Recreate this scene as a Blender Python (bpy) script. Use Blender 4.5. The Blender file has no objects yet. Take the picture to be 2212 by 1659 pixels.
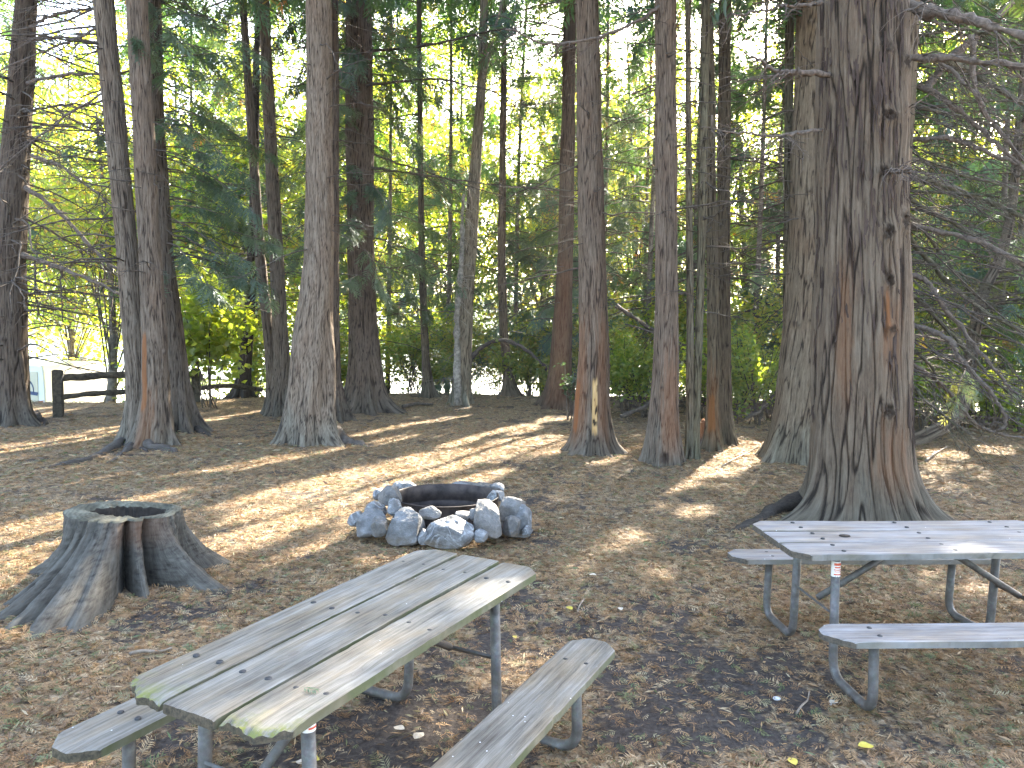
import bpy, math, random
import numpy as np
from mathutils import Matrix, Vector
rng = np.random.default_rng(7)
random.seed(7)
C = bpy.context.scene
COL = C.collection
R = math.radians
PI = math.pi

# ------------------------------------------------------------------ camera
CAM_H, PITCH, ROLL, FPX = 1.939, 0.074, 0.0151, 1663.5      # FPX at a 2212 px wide picture
cam_d = bpy.data.cameras.new('camera')
cam = bpy.data.objects.new('camera', cam_d)
COL.objects.link(cam)
cam_d.sensor_width = 36
cam_d.lens = FPX / 2212 * 36
cam_d.clip_end = 2000
cam.matrix_world = (Matrix.Translation((0, 0, CAM_H)) @ Matrix.Rotation(PI / 2 - PITCH, 4, 'X') @ Matrix.Rotation(ROLL, 4, 'Z'))
C.camera = cam
CM = np.array(cam.matrix_world.to_3x3())

def ray(px, py):
    v = CM @ np.array([(px - 1106) / FPX, -(py - 829.5) / FPX, -1.0])
    return v

def gp(px, py, z=0.0):
    """world point where the sight line of a photo position meets height z"""
    v = ray(px, py)
    t = (z - CAM_H) / v[2]
    return np.array([v[0] * t, v[1] * t, z])

def dp(px, py, d):
    """world point on that sight line at distance d along the ground axis"""
    v = ray(px, py)
    t = d / v[1]
    return np.array([v[0] * t, d, CAM_H + v[2] * t])

# ------------------------------------------------------------------ sun
SUN_AZ, SUN_EL = R(25), R(31)          # azimuth to the right of +Y
SD = np.array([math.sin(SUN_AZ) * math.cos(SUN_EL), math.cos(SUN_AZ) * math.cos(SUN_EL), math.sin(SUN_EL)])

# ------------------------------------------------------------------ noise
_perm = np.random.default_rng(3).permutation(512).astype(np.int64)
_g = np.random.default_rng(4).normal(size=(512, 3))
_g /= np.linalg.norm(_g, axis=1)[:, None]

def noise(P):
    P = np.asarray(P, dtype=np.float64)
    i = np.floor(P).astype(np.int64)
    f = P - i
    u = f * f * f * (f * (f * 6 - 15) + 10)
    out = np.zeros(len(P))
    for dx in (0, 1):
        wx = u[:, 0] if dx else 1 - u[:, 0]
        for dy in (0, 1):
            wy = u[:, 1] if dy else 1 - u[:, 1]
            for dz in (0, 1):
                wz = u[:, 2] if dz else 1 - u[:, 2]
                h = _perm[(_perm[(_perm[(i[:, 0] + dx) & 511] + i[:, 1] + dy) & 511] + i[:, 2] + dz) & 511]
                gr = _g[h]
                out += wx * wy * wz * ((f[:, 0] - dx) * gr[:, 0] + (f[:, 1] - dy) * gr[:, 1] + (f[:, 2] - dz) * gr[:, 2])
    return out * 1.5

def sstep(a, b, x):
    t = np.clip((x - a) / (b - a), 0, 1)
    return t * t * (3 - 2 * t)

# ------------------------------------------------------------------ mesh helpers
class MB:
    def __init__(s):
        s.V = []; s.Q = []; s.T = []; s.n = 0; s.t = []
    def add(s, V, Q=None, T=None, tint=0.5):
        V = np.asarray(V, dtype=np.float64).reshape(-1, 3)
        s.V.append(V)
        if Q is not None and len(Q): s.Q.append(np.asarray(Q, dtype=np.int64).reshape(-1, 4) + s.n)
        if T is not None and len(T): s.T.append(np.asarray(T, dtype=np.int64).reshape(-1, 3) + s.n)
        s.t.append(np.broadcast_to(np.asarray(tint, dtype=np.float64), (len(V),)))
        s.n += len(V)
    def arrays(s):
        V = np.concatenate(s.V) if s.V else np.zeros((0, 3))
        Q = np.concatenate(s.Q) if s.Q else np.zeros((0, 4), int)
        T = np.concatenate(s.T) if s.T else np.zeros((0, 3), int)
        t = np.concatenate(s.t) if s.t else np.zeros(0)
        return V, Q, T, t

def make_mesh(name, V, Q, T=None, attrs=None, mat=None, smooth=True):
    me = bpy.data.meshes.new(name)
    V = np.asarray(V, dtype=np.float32)
    nq = len(Q); nt = 0 if T is None else len(T)
    me.vertices.add(len(V)); me.vertices.foreach_set('co', V.ravel())
    loops = np.concatenate([np.asarray(Q, dtype=np.int32).ravel()] + ([np.asarray(T, dtype=np.int32).ravel()] if nt else []))
    me.loops.add(len(loops)); me.loops.foreach_set('vertex_index', loops)
    st = np.concatenate([np.arange(nq) * 4, nq * 4 + np.arange(nt) * 3]).astype(np.int32)
    me.polygons.add(nq + nt); me.polygons.foreach_set('loop_start', st)
    me.polygons.foreach_set('use_smooth', np.full(nq + nt, smooth))
    me.update(calc_edges=True)
    for k, a in (attrs or {}).items():
        a = np.asarray(a, dtype=np.float32)
        if a.ndim == 2:
            at = me.attributes.new(k, 'FLOAT_VECTOR', 'POINT'); at.data.foreach_set('vector', a.ravel())
        else:
            at = me.attributes.new(k, 'FLOAT', 'POINT'); at.data.foreach_set('value', a)
    if mat: me.materials.append(mat)
    return me

def obj(name, V, Q, T=None, attrs=None, mat=None, parent=None, smooth=True, local=False):
    if parent is not None and not local:
        V = np.asarray(V) - np.array(parent.location)
    o = bpy.data.objects.new(name, make_mesh(name, V, Q, T, attrs, mat, smooth))
    COL.objects.link(o)
    if parent is not None: o.parent = parent
    return o

def mbobj(name, mb, mat, parent=None, smooth=True, local=False):
    V, Q, T, t = mb.arrays()
    return obj(name, V, Q, T, {'tint': t}, mat, parent, smooth, local)

def thing(name, label, cat, loc=(0, 0, 0), rotz=0, group=None):
    o = bpy.data.objects.new(name, None); COL.objects.link(o)
    o.empty_display_size = .2
    o.location = tuple(float(a) for a in loc); o.rotation_euler = (0, 0, rotz)
    return tag(o, label, cat, group)

def tag(o, label, cat, group=None):
    o['label'] = label; o['category'] = cat
    if group: o['group'] = group
    return o

def tube(P, rad, sides=6):
    P = np.asarray(P, dtype=float); n = len(P)
    rad = np.broadcast_to(np.asarray(rad, dtype=float), (n,))
    t = np.gradient(P, axis=0)
    t /= np.linalg.norm(t, axis=1)[:, None] + 1e-9
    ref = np.eye(3)[np.argmin(np.abs(t).mean(0))]
    a = np.cross(t, ref); a /= np.linalg.norm(a, axis=1)[:, None] + 1e-9
    b = np.cross(t, a)
    an = np.arange(sides) / sides * 2 * PI
    V = P[:, None] + rad[:, None, None] * (np.cos(an)[None, :, None] * a[:, None] + np.sin(an)[None, :, None] * b[:, None])
    i = np.arange(n - 1)[:, None] * sides; j = np.arange(sides)[None]; k = (j + 1) % sides
    Q = np.stack([i + j, i + k, i + sides + k, i + sides + j], -1).reshape(-1, 4)
    V = np.concatenate([V.reshape(-1, 3), P[:1], P[-1:]])
    m = n * sides
    jj = np.arange(sides); kk = (jj + 1) % sides
    T = np.concatenate([np.stack([kk, jj, np.full(sides, m)], 1), np.stack([(n - 1) * sides + jj, (n - 1) * sides + kk, np.full(sides, m + 1)], 1)])
    return V, Q, T

def smooth_path(P, n):
    """Catmull-Rom through control points"""
    P = np.asarray(P, dtype=float)
    if len(P) == 2: P = np.array([P[0], P[0] * .5 + P[1] * .5, P[1]])
    E = np.concatenate([[2 * P[0] - P[1]], P, [2 * P[-1] - P[-2]]])
    m = len(P) - 1
    u = np.linspace(0, m - 1e-6, n); i = u.astype(int); f = (u - i)[:, None]
    a, b, c, d = E[i], E[i + 1], E[i + 2], E[i + 3]
    return .5 * (2 * b + (c - a) * f + (2 * a - 5 * b + 4 * c - d) * f ** 2 + (3 * b - a - 3 * c + d) * f ** 3)

# ------------------------------------------------------------------ materials
class NT:
    def __init__(s, name):
        s.m = bpy.data.materials.new(name); s.m.use_nodes = True
        s.t = s.m.node_tree; s.t.nodes.clear()
        s.out = s.t.nodes.new('ShaderNodeOutputMaterial')
    def n(s, typ, **kw):
        nd = s.t.nodes.new('ShaderNode' + typ)
        ins = kw.pop('i', {})
        for k, v in kw.items(): setattr(nd, k, v)
        for k, v in ins.items():
            if isinstance(v, bpy.types.NodeSocket): s.t.links.new(v, nd.inputs[k])
            else: nd.inputs[k].default_value = v
        return nd
    def attr(s, name, sock='Fac'):
        return s.n('Attribute', attribute_name=name).outputs[sock]
    def noise(s, vec, scale, detail=4, rough=.6, dist=0, out=0):
        return s.n('TexNoise', i={'Vector': vec, 'Scale': scale, 'Detail': detail, 'Roughness': rough, 'Distortion': dist}).outputs[out]
    def mapping(s, vec, scale, loc=(0, 0, 0)):
        return s.n('Mapping', i={'Vector': vec, 'Scale': scale, 'Location': loc}).outputs[0]
    def ramp(s, fac, stops, interp='LINEAR'):
        nd = s.n('ValToRGB', i={'Fac': fac}); cr = nd.color_ramp; cr.interpolation = interp
        while len(cr.elements) < len(stops): cr.elements.new(.5)
        for e, (p, c) in zip(cr.elements, stops):
            e.position = p
            e.color = (c, c, c, 1) if not hasattr(c, '__len__') else tuple(c) + (1,)
        return nd.outputs[0]
    def mix(s, f, a, b, mode='MIX'):
        nd = s.n('Mix', data_type='RGBA', blend_type=mode)
        for k, v in ((0, f), (6, a), (7, b)):
            if isinstance(v, bpy.types.NodeSocket): s.t.links.new(v, nd.inputs[k])
            else: nd.inputs[k].default_value = v if k == 0 else tuple(v) + (1,)
        return nd.outputs[2]
    def math(s, op, a, b=0.0, clamp=False):
        nd = s.n('Math', operation=op, use_clamp=clamp)
        for k, v in ((0, a), (1, b)):
            if isinstance(v, bpy.types.NodeSocket): s.t.links.new(v, nd.inputs[k])
            else: nd.inputs[k].default_value = v
        return nd.outputs[0]
    def bump(s, h, strength=.4, dist=.01):
        return s.n('Bump', i={'Height': h, 'Strength': strength, 'Distance': dist}).outputs[0]
    def principled(s, col, rough=.8, metal=0, normal=None, spec=.3):
        ins = {'Base Color': col if isinstance(col, bpy.types.NodeSocket) else tuple(col) + (1,), 'Roughness': rough, 'Metallic': metal, 'Specular IOR Level': spec}
        if normal is not None: ins['Normal'] = normal
        p = s.n('BsdfPrincipled', i=ins)
        s.t.links.new(p.outputs[0], s.out.inputs[0])
        return s.m
    def surf(s, sock):
        s.t.links.new(sock, s.out.inputs[0]); return s.m

def mat_bark():
    s = NT('cedar_bark')
    co = s.attr('bark_co', 'Vector')
    fur = s.attr('fur'); rust = s.attr('rust'); pale = s.attr('pale'); knot = s.attr('knot')
    fib = s.noise(s.mapping(co, (1, 1, .045)), 105, 5, .7)
    fib2 = s.noise(s.mapping(co, (1, 1, .10)), 38, 4, .6)
    big = s.noise(s.mapping(co, (1, 1, .45)), 2.4, 3, .55)
    crk = s.noise(s.mapping(co, (1, 1, .4)), 46, 4, .65)
    grey_a = s.attr('grey')
    f = s.math('ADD', s.math('MULTIPLY', fur, .60), s.math('MULTIPLY', s.math('SUBTRACT', s.math('ADD', s.math('MULTIPLY', fib, 1.5), s.math('MULTIPLY', fib2, .7)), 1.1), .62))
    f = s.math('ADD', f, s.math('MULTIPLY', s.math('SUBTRACT', crk, .5), .35))
    col = s.ramp(f, [(0.02, (.026, .019, .015)), (.22, (.092, .068, .054)), (.5, (.165, .128, .105)), (.9, (.265, .218, .185))])
    red = s.ramp(f, [(0.02, (.024, .014, .011)), (.25, (.088, .054, .041)), (.5, (.158, .108, .080)), (.9, (.24, .178, .138))])
    col = s.mix(s.ramp(big, [(.48, 0.0), (.68, .5)]), col, red)
    grey = s.ramp(f, [(0.02, (.024, .020, .017)), (.3, (.088, .076, .064)), (.55, (.140, .126, .109)), (.9, (.21, .195, .172))])
    col = s.mix(grey_a, col, grey)
    col = s.mix(s.math('MULTIPLY', rust, s.math('ADD', fib, .35), True), col, (.25, .105, .045))
    palec = s.ramp(fib2, [(.3, (.33, .19, .08)), (.5, (.60, .40, .19)), (.75, (.72, .53, .30))])
    col = s.mix(pale, col, palec)
    col = s.mix(knot, col, (.035, .024, .019))
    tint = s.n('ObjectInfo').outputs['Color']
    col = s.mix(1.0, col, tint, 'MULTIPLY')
    h = s.math('ADD', s.math('ADD', s.math('MULTIPLY', fib, .8), s.math('MULTIPLY', fib2, .5)), s.math('MULTIPLY', crk, .5))
    return s.principled(col, .9, 0, s.bump(h, .7, .012), .15)

def mat_leaf(name, stops, tstops, trans=.5, rough=.5, gloss=.06):
    s = NT(name)
    t = s.attr('tint')
    d = s.n('BsdfDiffuse', i={'Color': s.ramp(t, stops)}).outputs[0]
    tr = s.n('BsdfTranslucent', i={'Color': s.ramp(t, tstops)}).outputs[0]
    m = s.n('MixShader', i={0: trans, 1: d, 2: tr}).outputs[0]
    g = s.n('BsdfGlossy', i={'Color': (.9, .95, 1, 1), 'Roughness': rough}).outputs[0]
    return s.surf(s.n('MixShader', i={0: gloss, 1: m, 2: g}).outputs[0])

def mat_wood(name, lo, mid, hi, green=.0):
    s = NT(name)
    co = s.n('TexCoord').outputs['Object']
    rnd = s.n('ObjectInfo').outputs['Random']
    off = s.n('CombineXYZ', i={0: s.math('MULTIPLY', rnd, 37.0), 1: s.math('MULTIPLY', rnd, 11.0), 2: 0.0}).outputs[0]
    co2 = s.n('VectorMath', operation='ADD', i={0: co, 1: off}).outputs[0]
    # knots pull the grain aside
    vor = s.n('TexVoronoi', feature='F1', i={'Vector': s.mapping(co2, (1.0, 3.2, 1.0)), 'Scale': 2.3, 'Randomness': 1.0}).outputs['Distance']
    kn = s.ramp(vor, [(0.035, 1.0), (.10, .35), (.24, 0.0)])
    wob = s.noise(s.mapping(co2, (1.2, 5, 5)), 1.6, 2, .5)
    y = s.n('SeparateXYZ', i={0: co2}).outputs[1]
    yy = s.math('ADD', s.math('ADD', y, s.math('MULTIPLY', wob, .022)), s.math('MULTIPLY', kn, .03))
    g = s.n('CombineXYZ', i={0: s.math('MULTIPLY', s.n('SeparateXYZ', i={0: co2}).outputs[0], .025), 1: yy, 2: 0.0}).outputs[0]
    grain = s.noise(g, 210, 3, .7)
    grain2 = s.noise(g, 60, 2, .5)
    blot = s.noise(s.mapping(co2, (2.2, 6, 6)), 1.5, 4, .6)
    f = s.math('ADD', s.math('MULTIPLY', grain, .55), s.math('MULTIPLY', grain2, .5))
    f = s.math('ADD', f, s.math('MULTIPLY', s.math('SUBTRACT', blot, .5), .55))
    col = s.ramp(f, [(.30, lo), (.52, mid), (.74, hi)])
    warm = s.mix(1.0, col, (1.12, .96, .76), 'MULTIPLY')
    col = s.mix(s.ramp(s.noise(s.mapping(co2, (1, 4, 4)), 2.3, 3), [(.45, 0.0), (.65, .8)]), col, warm)
    col = s.mix(s.math('MULTIPLY', kn, .55), col, (.10, .075, .055))
    dark = s.ramp(s.noise(s.mapping(co2, (.7, 9, 9)), 3.1, 4, .7), [(.60, 0.0), (.75, .6)])
    col = s.mix(dark, col, (.13, .115, .095))
    # algae on the long edges
    nz = s.n('SeparateXYZ', i={0: s.n('NewGeometry').outputs['Normal']}).outputs[2]
    side = s.ramp(nz, [(.2, 1.0), (.75, 0.0)])
    al = s.math('MULTIPLY', side, s.ramp(s.noise(co2, 4.0, 4, .6), [(.35, .25), (.6, 1.0)]))
    col = s.mix(s.math('MULTIPLY', al, green), col, (.075, .082, .038))
    col = s.mix(s.math('MULTIPLY', s.attr('endgrain'), .85), col, s.ramp(s.noise(co, 60, 4, .7), [(.35, (.022, .016, .011)), (.65, (.11, .082, .052))]))
    col = s.mix(s.math('MULTIPLY', s.attr('moss'), s.ramp(s.noise(co, 30, 4, .7), [(.42, 0.0), (.58, .9)])), col, (.135, .14, .022))
    sp = s.n('TexVoronoi', feature='F1', i={'Vector': co2, 'Scale': 21.0}).outputs['Distance']
    spots = s.math('MULTIPLY', s.ramp(sp, [(.055, 1.0), (.075, 0.0)]), s.ramp(s.noise(co2, 9, 1), [(.56, 0.0), (.6, 1.0)]))
    col = s.mix(s.math('MULTIPLY', spots, .8), col, (.75, .75, .72))
    return s.principled(col, .72, 0, s.bump(s.math('ADD', grain, s.math('MULTIPLY', grain2, .6)), .55, .004), .3)

def mat_simple(name, col, rough=.7, metal=0, var=.25, scale=12, spec=.3, bump=.15):
    s = NT(name)
    co = s.n('TexCoord').outputs['Object']
    n = s.noise(co, scale, 5, .6)
    lo = tuple(c * (1 - var) for c in col); hi = tuple(min(1, c * (1 + var)) for c in col)
    return s.principled(s.ramp(n, [(.35, lo), (.65, hi)]), rough, metal, s.bump(n, bump, .01), spec)

def mat_galv():
    s = NT('galvanised_pipe')
    co = s.n('TexCoord').outputs['Object']
    n = s.noise(co, 22, 5, .6)
    v = s.n('TexVoronoi', i={'Vector': co, 'Scale': 60.0}).outputs['Color']
    c = s.ramp(n, [(.3, (.065, .058, .051)), (.5, (.110, .102, .092)), (.7, (.185, .176, .163))])
    c = s.mix(.06, c, v, 'OVERLAY')
    z = s.n('SeparateXYZ', i={0: co}).outputs[2]
    dirt = s.math('MULTIPLY', s.n('MapRange', i={'Value': z, 'From Min': .0, 'From Max': .75, 'To Min': 1.0, 'To Max': .45}).outputs[0],
                  s.ramp(s.noise(co, 7, 5, .65), [(.38, .25), (.6, 1.0)]))
    c = s.mix(s.math('MULTIPLY', dirt, .8), c, (.075, .062, .05))
    return s.principled(c, .58, .25, s.bump(n, .12, .004), .4)

def mat_rock():
    s = NT('rough_grey_rock')
    co = s.n('TexCoord').outputs['Object']
    rnd = s.n('ObjectInfo').outputs['Random']
    off = s.n('CombineXYZ', i={0: s.math('MULTIPLY', rnd, 50.0), 1: s.math('MULTIPLY', rnd, 21.0), 2: rnd}).outputs[0]
    co = s.n('VectorMath', operation='ADD', i={0: co, 1: off}).outputs[0]
    n = s.noise(co, 7, 7, .65)
    n2 = s.noise(co, 26, 5, .7)
    c = s.ramp(n, [(.3, (.055, .052, .048)), (.5, (.128, .123, .116)), (.7, (.235, .228, .218))])
    vein = s.noise(co, 4.5, 4, .6, 1.2)
    vv = s.ramp(s.math('ABSOLUTE', s.math('SUBTRACT', vein, .5)), [(0.0, 1.0), (.022, .35), (.05, 0.0)])
    c = s.mix(s.math('MULTIPLY', vv, s.math('MULTIPLY', s.math('GREATER_THAN', rnd, .55), .5)), c, (.45, .45, .44))
    c = s.mix(s.math('MULTIPLY', s.math('LESS_THAN', rnd, .35), .45), c, s.ramp(n2, [(.35, (.06, .05, .04)), (.65, (.17, .145, .115))]))
    c = s.mix(s.ramp(n2, [(.62, 0.0), (.74, .35)]), c, (.36, .36, .35))
    z = s.n('SeparateXYZ', i={0: s.n('TexCoord').outputs['Object']}).outputs[2]
    c = s.mix(s.math('MULTIPLY', s.n('MapRange', i={'Value': z, 'From Min': -.09, 'From Max': -.03, 'To Min': .8, 'To Max': 0.0}).outputs[0], s.ramp(n, [(.35, 1.0), (.6, .3)])), c, (.13, .095, .06))
    return s.principled(c, .75, 0, s.bump(s.math('ADD', n, s.math('MULTIPLY', n2, .5)), .8, .035), .35)

def mat_ground():
    s = NT('forest_floor')
    co = s.n('TexCoord').outputs['Object']
    cover = s.attr('cover'); grass = s.attr('grass')
    wv = s.n('VectorMath', operation='ADD', i={0: co, 1: s.n('VectorMath', operation='SCALE', i={0: s.noise(co, 9, 3, .6, 0, 1), 'Scale': .09}).outputs[0]}).outputs[0]
    v1 = s.n('TexVoronoi', i={'Vector': s.mapping(wv, (1, 2.3, 1)), 'Scale': 24.0}).outputs['Color']
    v2 = s.n('TexVoronoi', i={'Vector': s.mapping(wv, (2.4, 1, 1), (3, 5, 0)), 'Scale': 31.0}).outputs['Color']
    r1 = s.n('SeparateXYZ', i={0: v1}).outputs[0]; r2 = s.n('SeparateXYZ', i={0: v2}).outputs[1]
    lit = s.ramp(r1, [(0.0, (.05, .036, .024)), (.25, (.155, .105, .062)), (.5, (.24, .165, .095)), (.75, (.32, .245, .155)), (1, (.14, .12, .065))], 'CONSTANT')
    lit2 = s.ramp(r2, [(0.0, (.05, .035, .022)), (.3, (.175, .112, .058)), (.6, (.26, .175, .098)), (.85, (.34, .26, .17))], 'CONSTANT')
    litter = s.mix(.5, lit, lit2)
    soil = s.ramp(s.noise(co, 35, 6, .7), [(.3, (.028, .022, .018)), (.55, (.065, .052, .043)), (.75, (.115, .095, .08))])
    edge = s.math('ADD', s.math('MULTIPLY', cover, 1.0), s.math('MULTIPLY', s.math('SUBTRACT', s.noise(co, 14, 5, .7), .5), 1.5))
    c = s.mix(s.ramp(edge, [(.3, 0.0), (.6, 1.0)]), soil, litter)
    gcol = s.ramp(s.noise(co, 1.1, 6, .7), [(.3, (.05, .085, .02)), (.5, (.10, .13, .04)), (.7, (.21, .20, .09))])
    c = s.mix(grass, c, gcol)
    h = s.math('ADD', s.math('MULTIPLY', r1, .35), s.math('MULTIPLY', s.noise(co, 30, 6, .7), .9))
    return s.principled(c, .95, 0, s.bump(h, .9, .02), .1)

M = {}
M['bark'] = mat_bark()
M['cedar'] = mat_leaf('cedar_foliage',
    [(0, (.018, .045, .022)), (.45, (.035, .085, .038)), (.8, (.06, .11, .035)), (.9, (.10, .12, .03)), (.96, (.26, .12, .03)), (1, (.28, .10, .03))],
    [(0, (.04, .11, .02)), (.45, (.12, .26, .03)), (.8, (.28, .38, .04)), (.9, (.38, .36, .04)), (.96, (.55, .26, .04)), (1, (.5, .2, .03))], .40, .42, .07)
M['cedar_shade'] = mat_leaf('shaded_cedar_foliage',  # second cedar foliage, its skylit shade tone put into the leaf colour
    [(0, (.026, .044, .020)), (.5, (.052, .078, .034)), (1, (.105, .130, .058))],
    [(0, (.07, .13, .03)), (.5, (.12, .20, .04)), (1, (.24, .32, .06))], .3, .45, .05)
M['maple'] = mat_leaf('maple_leaves',
    [(0, (.05, .09, .015)), (.5, (.10, .14, .02)), (.85, (.16, .15, .02)), (.94, (.26, .14, .02)), (1, (.28, .08, .02))],
    [(0, (.26, .42, .02)), (.5, (.55, .66, .035)), (.85, (.74, .66, .05)), (.94, (.75, .45, .05)), (1, (.7, .25, .05))], .55, .4, .05)
M['litter'] = mat_leaf('fallen_cedar_sprays',
    [(0, (.035, .024, .015)), (.18, (.125, .074, .038)), (.4, (.26, .142, .060)), (.6, (.345, .21, .095)), (.78, (.41, .32, .19)), (.9, (.16, .15, .06)), (1, (.10, .14, .05))],
    [(0, (.03, .02, .012)), (.4, (.22, .10, .03)), (.78, (.3, .2, .08)), (1, (.12, .16, .04))], .2, .55, .03)
M['twig'] = mat_simple('dead_twig', (.075, .058, .044), .9, 0, .4, 20)
M['limb'] = mat_simple('bare_limb', (.115, .088, .068), .9, 0, .4, 25, .2, .5)
M['mossy_limb'] = mat_simple('mossy_limb', (.080, .072, .045), .9, 0, .4, 18, .2, .5)
M['thinbark'] = mat_simple('smooth_bark', (.13, .105, .08), .9, 0, .45, 9, .2, .5)
M['alder'] = mat_simple('alder_bark', (.20, .175, .14), .85, 0, .5, 14, .25, .4)
M['wood'] = mat_wood('weathered_board', (.060, .050, .038), (.150, .134, .108), (.25, .228, .192), 1.0)
M['wood_light'] = mat_wood('silvered_board', (.090, .080, .071), (.190, .175, .163), (.285, .268, .255), .35)
M['galv'] = mat_galv()
M['bolt'] = mat_simple('bolt_steel', (.045, .043, .042), .6, .3, .3, 40)
M['steel_ring'] = mat_simple('burnt_steel', (.040, .029, .024), .6, .35, .6, 9, .3, .4)
M['rock'] = mat_rock()
M['ground'] = mat_ground()
M['fence'] = mat_simple('mossy_fence_wood', (.062, .052, .036), .9, 0, .5, 14, .2, .5)
M['stick'] = mat_simple('dry_stick', (.22, .17, .125), .9, 0, .4, 20)
M['yellow_leaf'] = mat_leaf('yellow_leaf', [(0, (.55, .40, .05)), (1, (.62, .50, .08))], [(0, (.6, .45, .04)), (1, (.6, .45, .04))], .2)
M['pale_leaf'] = mat_leaf('pale_leaf', [(0, (.42, .33, .23)), (1, (.62, .54, .42))], [(0, (.4, .3, .18)), (1, (.4, .3, .18))], .15)
M['white_stone'] = mat_simple('pale_stone', (.55, .54, .52), .8, 0, .25, 20)
M['van_white'] = mat_simple('van_white_paint', (.78, .77, .74), .3, 0, .03, 2, .5, 0)
M['van_beige'] = mat_simple('van_beige_paint', (.60, .53, .40), .35, 0, .03, 2, .5, 0)
M['van_blue'] = mat_simple('van_blue_stripe', (.06, .08, .16), .35, 0, .05, 2, .5, 0)
M['glass_dark'] = mat_simple('dark_glass', (.02, .025, .03), .08, 0, .05, 2, .6, 0)
M['red_lens'] = mat_simple('red_lens', (.55, .02, .03), .2, 0, .1, 2, .5, 0)
M['rubber'] = mat_simple('tyre_rubber', (.02, .02, .02), .8)
M['white_paint'] = mat_simple('white_painted_wood', (.72, .72, .70), .5, 0, .08, 4)
M['cream_post'] = mat_simple('cream_post', (.52, .44, .32), .8, 0, .2, 6)
M['gravel'] = mat_simple('pale_gravel', (.42, .40, .37), .95, 0, .25, 3)
M['hill'] = mat_simple('wooded_hill', (.065, .10, .075), .95, 0, .6, .25)
M['sticker'] = mat_simple('sticker_white', (.70, .66, .60), .5, 0, .05, 4)
M['sticker_red'] = mat_simple('sticker_red', (.55, .10, .05), .5, 0, .1, 4)
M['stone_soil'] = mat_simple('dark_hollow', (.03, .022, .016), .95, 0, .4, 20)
def mat_water():
    s = NT('lake_water')
    co = s.n('TexCoord').outputs['Object']
    n = s.noise(s.mapping(co, (.5, 1.6, 1)), 2.2, 4, .6)
    return s.principled((.05, .08, .09), .12, 0, s.bump(n, .25, .08), .5)
M['water'] = mat_water()
def mat_stump_top():
    s = NT('cut_stump_wood')
    co = s.n('TexCoord').outputs['Object']
    r = s.n('VectorMath', operation='LENGTH', i={0: s.mapping(co, (1, 1, 0))}).outputs['Value']
    n = s.noise(co, 6, 5, .6)
    ringf = s.math('SINE', s.math('MULTIPLY', s.math('ADD', r, s.math('MULTIPLY', n, .12)), 200.0))
    c = s.ramp(s.math('ADD', s.math('MULTIPLY', ringf, .05), n), [(.3, (.035, .032, .022)), (.5, (.085, .078, .055)), (.7, (.165, .152, .11))])
    return s.principled(c, .9, 0, s.bump(n, .5, .02), .2)
M['stump_top'] = mat_stump_top()

# ------------------------------------------------------------------ ground
def edge_y(x):
    return 20.6 - 3.6 * sstep(-4.5, -8.5, x) - 2.6 * sstep(5, 10, x)

def ground_h(x, y):
    x = np.atleast_1d(np.asarray(x, float)); y = np.atleast_1d(np.asarray(y, float))
    P = np.stack([x * .35, y * .35, np.full_like(x, 3.3)], 1)
    P2 = np.stack([x * 1.7, y * 1.7, np.full_like(x, 8.1)], 1)
    h = .05 * noise(P) * sstep(3.5, 8, y) + .02 * noise(P2)
    e = edge_y(x)
    h = h + .12 * sstep(e - 3.5, e - .8, y)
    h = h - 1.85 * sstep(e - .3, e + 7, y)
    h = h * 1.0
    far = sstep(40, 300, y) * 3.0
    return h + far * 0

SOIL = [(gp(1600, 1480), .55, .8), (gp(1010, 1510), .7, .8), (gp(1140, 1340), .35, .4), (gp(1900, 1590), .5, .2), (gp(1500, 1600), .45, .18), (gp(360, 1330), .4, .2),
        (gp(1180, 1075), .9, .5), (gp(1460, 1500), .5, .3), (gp(700, 1560), .8, .4), (gp(1750, 1450), .5, .4)]
def cover(x, y):
    P = np.stack([x * 1.3, y * 1.3, np.full_like(x, 1.7)], 1)
    P2 = np.stack([x * 4.2, y * 4.2, np.full_like(x, 5.7)], 1)
    c = .72 + .45 * noise(P) + .55 * noise(P2) + .35 * noise(P2 * 2.7)
    for (p, a, b) in SOIL:
        c = c - .34 * np.exp(-(((x - p[0]) / a) ** 2 + ((y - p[1]) / b) ** 2))
    return np.clip(c, 0, 1)

def axis(parts):
    out = []
    for a, b, st in parts: out.append(np.arange(a, b, st))
    return np.concatenate(out + [[parts[-1][1]]])
gx = axis([(-900, -200, 100), (-200, -40, 16), (-40, -16, 1.2), (-16, -5, .22), (-5, 5, .07), (5, 16, .22), (16, 40, 1.2), (40, 200, 16), (200, 900, 100)])
gy = axis([(-60, -4, 4), (-4, 1, .4), (1, 9, .07), (9, 22, .18), (22, 40, 1), (40, 200, 16), (200, 1200, 100)])
X, Y = np.meshgrid(gx, gy)
xf, yf = X.ravel(), Y.ravel()
ny, nx = X.shape
ii = (np.arange(ny - 1)[:, None] * nx + np.arange(nx - 1)[None]).ravel()
GQ = np.stack([ii, ii + 1, ii + nx + 1, ii + nx], 1)
gh = ground_h(xf, yf)
near = (np.abs(xf) < 5) & (yf > 1) & (yf < 9)
gh = gh + near * .012 * noise(np.stack([xf * 9, yf * 9, np.zeros_like(xf)], 1))
o = obj('ground', np.stack([xf, yf, gh], 1), GQ, None, {'cover': cover(xf, yf), 'grass': sstep(edge_y(xf) - .2, edge_y(xf) + 1.2, yf)}, M['ground'])
o['kind'] = 'structure'

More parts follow.
